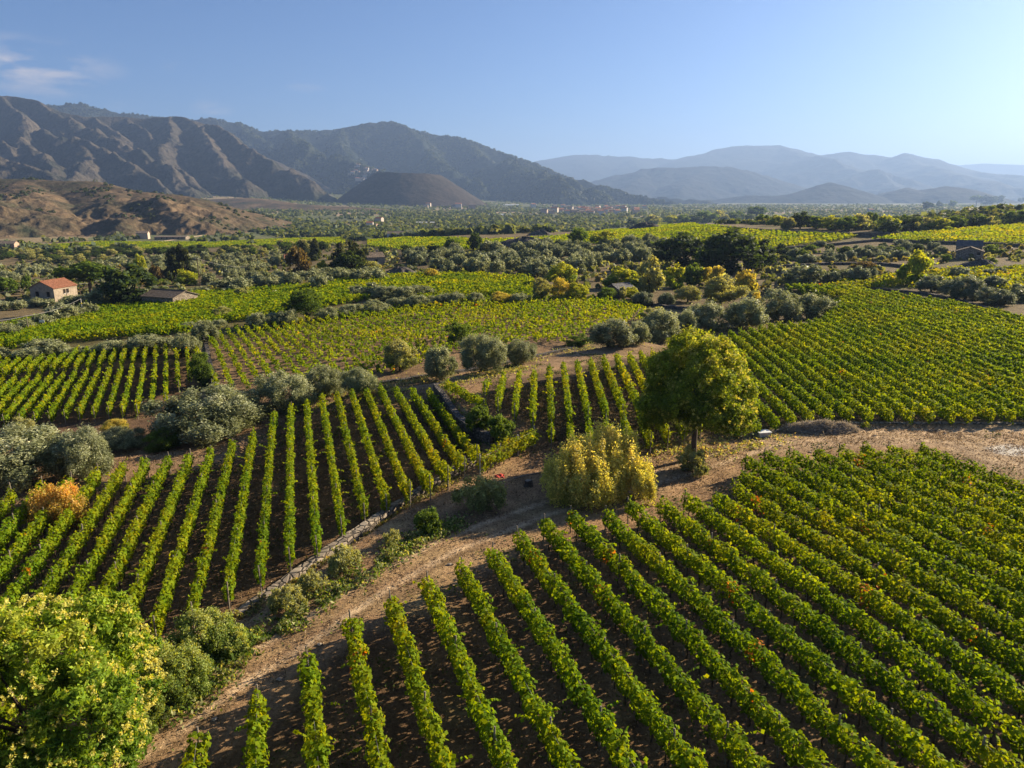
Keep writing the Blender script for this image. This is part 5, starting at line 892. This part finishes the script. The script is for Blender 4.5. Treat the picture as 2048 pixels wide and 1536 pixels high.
def rock(name, px, pb, s, mat, label, seed=1):
    x, y, z = at(px, pb); rg = np.random.default_rng(seed); import bmesh as bm_; b = bm_.new(); bm_.ops.create_icosphere(b, subdivisions=3, radius=1)
    for v in b.verts: k = 1 + .35 * float(vnoise(np.array([v.co.x * 1.6 + seed]), np.array([v.co.y * 1.6 + v.co.z]), seed)[0]); v.co *= k; v.co.x *= s[0]; v.co.y *= s[1]; v.co.z *= s[2]
    me = bpy.data.meshes.new(name); b.to_mesh(me); b.free(); me.materials.append(M[mat]); o = link(name, me, None, (x, y, z + s[2] * .4)); tag(o, label, 'stone')
rock('grey_stone', 1374, 938, (.45, .35, .3), 'limestone', 'grey stone at the foot of the tall chestnut tree', 2)
x, y, z = at(1526, 873); rt = empty('stone_trough', (x, y, z), 'white plastered trough on the dry ground right of the chestnut tree', 'trough'); b = MB(); b.box((0, 0, .22), (1.1, .7, .42), .2); b.build('basin', M['concrete_post'], rt); b = MB(); b.box((0, 0, .45), (1.2, .8, .06), .2); b.build('lid', M['white'], rt)
def brush_heap(px, pb, L, Wd, hh, label, seed, col, n=5000, s=.5, name='brush_heap', cat='brush heap'):
    x, y, z = at(px, pb); rg = np.random.default_rng(seed); u = rg.uniform(-1, 1, n); v = rg.normal(0, .4, n); k = np.sqrt(np.clip(1 - u * u, 0, 1)) * (1 + .3 * vnoise(u * 4, v, 3)); X = u * L / 2; Y = v * Wd / 2 * k; Zt = rg.uniform(0, 1, n) * hh * k * np.exp(-v * v * 2)
    gz = Gz(X + x, Y + y) - z; d = rg.normal(size=(n, 3)); d[:, 2] *= .6; d /= np.linalg.norm(d, axis=1, keepdims=True); l = rg.uniform(.3, 1, (n, 1)) * s; p = np.stack([X, Y, Zt + gz + .03], 1); sd = np.cross(d, rg.normal(size=(n, 3))); sd /= np.linalg.norm(sd, axis=1, keepdims=True); sd *= .02
    V = np.stack([p - d * l - sd, p + d * l - sd * .4, p + d * l + sd * .4, p - d * l + sd], 1).reshape(-1, 3); c = np.tile(col, (n, 1)) * rg.uniform(.5, 1.3, (n, 1)); o = link(name, mesh_np(name, V, np.arange(4 * n).reshape(n, 4), M['straw'], c), None, (x, y, z)); tag(o, label, cat)
brush_heap(1640, 862, 6.6, 2.2, .9, 'long grey heap of pruned branches at the lower edge of the right field', 5, (.46, .40, .33), 7000, .42)
# heaps on the ridge
def mound(px, pb, L, W_, hh, label, seed, name='lava_stone_heap', mat='wall'):
    x, y, z = at(px, pb); n, m = 40, 14; b = MB(); g = []
    for j in range(m):
        for i in range(n):
            a = 2 * math.pi * i / n; q = 1 - j / (m - 1); nz = float(vnoise(np.array([math.cos(a) * 2 + seed]), np.array([math.sin(a) * 2 + q * 2]), seed)[0]); hz = hh * (1 - q * q) * (1 + .35 * nz); b.v.append((L / 2 * q * math.cos(a) * (1 + .15 * nz), W_ / 2 * q * math.sin(a) * (1 + .15 * nz), hz - .4 * q))
    for j in range(m - 1):
        for i in range(n): b.f.append([j * n + i, j * n + (i + 1) % n, (j + 1) * n + (i + 1) % n, (j + 1) * n + i]); b.m.append(0)
    o = b.build(name, M[mat], None, (x, y, z), True); tag(o, label, 'stone heap')
mound(1292, 461, 26, 12, 4.5, 'dark lava-stone heap on the ridge line beside the dark round tree', 3); mound(1045, 497, 34, 14, 4.5, 'brown stone mound at the left end of the far green band', 4); mound(1960, 535, 13, 7, 2.2, 'stone mound with reddish brush below the ruin', 5); mound(1080, 470, 16, 8, 2.6, 'small lava-stone heap behind the far green band', 6); mound(800, 552, 14, 7, 2.6, 'stone mound between the conifer clump and the olive grove', 8)
rock('lava_boulder', 1232, 596, (2, 1.5, 1.3), 'wall', 'lava boulder beside the hut', 7)
# ------------------------------------------------------------------ ground cover near the camera
def ground_cover():
    rg = np.random.default_rng(12)
    def scat(n, r0, r1, az=.75): a = rg.uniform(-az, az, n); r = np.sqrt(rg.uniform(r0 * r0, r1 * r1, n)); return np.sin(a) * r, np.cos(a) * r
    def layer(name, X, Y, s, cols, flatn, lift, el=2.2):
        n = len(X); Z = Gz(X, Y); nn = rg.normal(0, flatn, (n, 3)); nn[:, 2] += 1; P_ = np.stack([X, Y, Z + lift * rg.uniform(.1, 1, n)], 1); V, Fc = leaf_faces(P_, nn, s, rg, el); cc = np.array(cols)[rg.integers(0, len(cols), n)] * rg.uniform(.6, 1.3, (n, 1)); tag(link(name, mesh_np(name, V, Fc, M['straw'], cc)), kind='stuff')
    X, Y = scat(230000, 15, 75); k = fbm(X / 5, Y / 5, 3, 31) + .5 * rg.uniform(-1, 1, len(X)) > -.1; X, Y = X[k], Y[k]; px, py = proj(X, Y, Gz(X, Y)); inb = inpoly(px, py, PA) | inpoly(px, py, PB); k = ~inb | (rg.uniform(0, 1, len(X)) < .4); X, Y = X[k], Y[k]
    layer('dry_grass', X, Y, .045 + np.hypot(X, Y) * .0006, [(.32, .23, .13), (.26, .175, .10), (.20, .125, .07), (.36, .27, .16), (.15, .095, .055)], .9, .06)
    X, Y = scat(120000, 15, 90); n_ = fbm(X / 4, Y / 4, 3, 91); px, py = proj(X, Y, Gz(X, Y)); inb = inpoly(px, py, PA) | inpoly(px, py, PB) | inpoly(px, py, PD); k = (n_ > .12) & inb | (n_ > .42); X, Y = X[k], Y[k]
    layer('green_weeds', X, Y, .07 + np.hypot(X, Y) * .0009, [(.06, .09, .02), (.09, .12, .03), (.14, .15, .04)], 1.0, .14, 1.5)
ground_cover()
# low green growth along the foot of the wall and banks
def bank_scrub(name, pts, wd, hh, n, pal, seed):
    rg = np.random.default_rng(seed); Q = [at(*p) for p in pts]; X, Y, Z = [], [], []
    for i in range(n): k = rg.integers(len(Q) - 1); t = rg.uniform(); x = Q[k][0] * (1 - t) + Q[k + 1][0] * t + rg.normal(0, wd); y = Q[k][1] * (1 - t) + Q[k + 1][1] * t + rg.normal(0, wd); X.append(x); Y.append(y)
    X, Y = np.array(X), np.array(Y); k = fbm(X / 1.5, Y / 1.5, 3, seed) > -.15; X, Y = X[k], Y[k]; hz = hh * np.clip(.6 + fbm(X / 1.2, Y / 1.2, 2, seed + 3), .1, 1.3) * rg.uniform(0, 1, len(X)); P_ = np.stack([X, Y, Gz(X, Y) + hz], 1); V, Fc = leaf_faces(P_, rg.normal(size=P_.shape) + np.array((0, 0, .6)), .10 + np.hypot(X, Y) * .0008, rg, 1.5)
    c = np.array(pal)[rg.integers(0, len(pal), len(X))] * rg.uniform(.7, 1.3, (len(X), 1)); tag(link(name, mesh_np(name, V, Fc, M['leaf'], c)), kind='stuff')
bank_scrub('bank_scrub', [(250, 1480), (330, 1430), (420, 1370), (520, 1280), (600, 1230), (700, 1170), (770, 1120), (850, 1075), (920, 1045)], .55, .5, 9000, BRD + PAL2, 41)
bank_scrub('wall_grass', [(470, 1240), (540, 1198), (620, 1145), (700, 1093), (770, 1045), (830, 1006), (915, 956)], .3, .4, 3500, [(.34, .28, .14), (.22, .2, .09), (.14, .16, .05)], 47)
bank_scrub('olive_line_scrub', [(560, 826), (650, 790), (720, 783), (800, 770), (880, 757), (970, 740), (1060, 722), (1160, 698), (1250, 690), (1330, 678), (1420, 660), (1520, 652), (1630, 638)], 1.1, .9, 9000, [(.12, .14, .06), (.20, .22, .12), (.28, .26, .13)], 48)
bank_scrub('back_line_scrub', [(0, 716), (90, 714), (200, 708), (300, 704), (400, 690), (440, 660), (520, 655), (650, 640), (760, 626)], 1.2, .8, 6000, [(.12, .14, .06), (.20, .22, .12), (.28, .26, .13)], 49)
bank_scrub('track_weeds', [(1060, 735), (960, 752), (880, 775), (780, 790), (700, 800), (640, 812)], .8, .35, 4000, PAL2 + [(.3, .25, .12)], 43)
bank_scrub('field_edge_grass', [(0, 690), (90, 672), (170, 645), (230, 622)], .9, .5, 2500, PAL2 + [(.34, .28, .14)], 44)
bank_scrub('wall_creeper', [(880, 800), (905, 835), (930, 870), (975, 895)], .8, .5, 1500, BRD, 45)
bank_scrub('tree_foot_weeds', [(1290, 900), (1330, 890), (1420, 905), (1500, 885), (1560, 872)], 1.2, .3, 2600, PAL2 + [(.34, .25, .15)], 46)

wall('stone_kerb', [(1500, 872), (1600, 853), (1750, 846), (1900, 847), (2060, 848)], .4, .12, .4, 'wall_pale', 'line of low stones along the far edge of the bare clearing')
for i, (px, py) in enumerate([(640, 1290), (560, 1360), (1100, 985), (1330, 930), (1620, 905), (1750, 872), (1890, 868), (1560, 892), (900, 1130), (430, 1440)]): rock('field_stone', px, py, (.13 + .03 * (i % 3), .10, .07), 'wall_pale', od(i + 1) + ' loose pale stone lying on the dry track', i + 20)
def road(name, pts, wd, col):
    Q = [at(*p)[:2] for p in pts]; S = []
    for p, q in zip(Q[:-1], Q[1:]):
        k = max(1, int(math.hypot(q[0] - p[0], q[1] - p[1]) / 2.5)); S += [(p[0] + (q[0] - p[0]) * i / k, p[1] + (q[1] - p[1]) * i / k) for i in range(k)]
    S.append(Q[-1]); V = []; F_ = []
    for i, p in enumerate(S):
        q = S[min(i + 1, len(S) - 1)]; o = S[max(i - 1, 0)]; d = Vector((q[0] - o[0], q[1] - o[1], 0)).normalized()
        for s in (-1, -.33, .33, 1): x, y = p[0] + d.y * s * wd / 2, p[1] - d.x * s * wd / 2; V.append((x, y, zg(x, y) + .07 + .0002 * math.hypot(x, y)))
        if i: F_ += [[i * 4 - 4 + k, i * 4 - 3 + k, i * 4 + 1 + k, i * 4 + k] for k in range(3)]
    tag(link(name, mesh_np(name, np.array(V), F_, M['ground'], np.tile(col, (len(F_), 1)), smooth=True)), kind='structure')
road('field_track', [(-40, 700), (60, 678), (120, 655), (180, 634), (235, 616)], 3.2, (.36, .30, .20)); road('farm_road', [(320, 484), (400, 472), (440, 464), (480, 456)], 6, (.50, .40, .28)); road('valley_road', [(560, 452), (640, 449), (760, 446), (900, 452), (1000, 446)], 7, (.42, .36, .28)); road('valley_road', [(1000, 437), (1120, 441), (1250, 443)], 9, (.42, .36, .28))
# ------------------------------------------------------------------ haze
def haze():
    b = MB(); zt, zb = 1100.0, -45.0; b.box((0, 11000, (zt + zb) / 2), (46000, 30000, zt - zb)); m, nt = mat_new('haze'); v = N_(nt, 'ShaderNodeVolumePrincipled'); v.inputs['Color'].default_value = (.33, .49, .82, 1); v.inputs['Density'].default_value = 8.5e-5; v.inputs['Anisotropy'].default_value = .25
    o = N_(nt, 'ShaderNodeOutputMaterial'); nt.links.new(v.outputs[0], o.inputs['Volume']); h = b.build('haze', m); tag(h, kind='stuff')
haze()
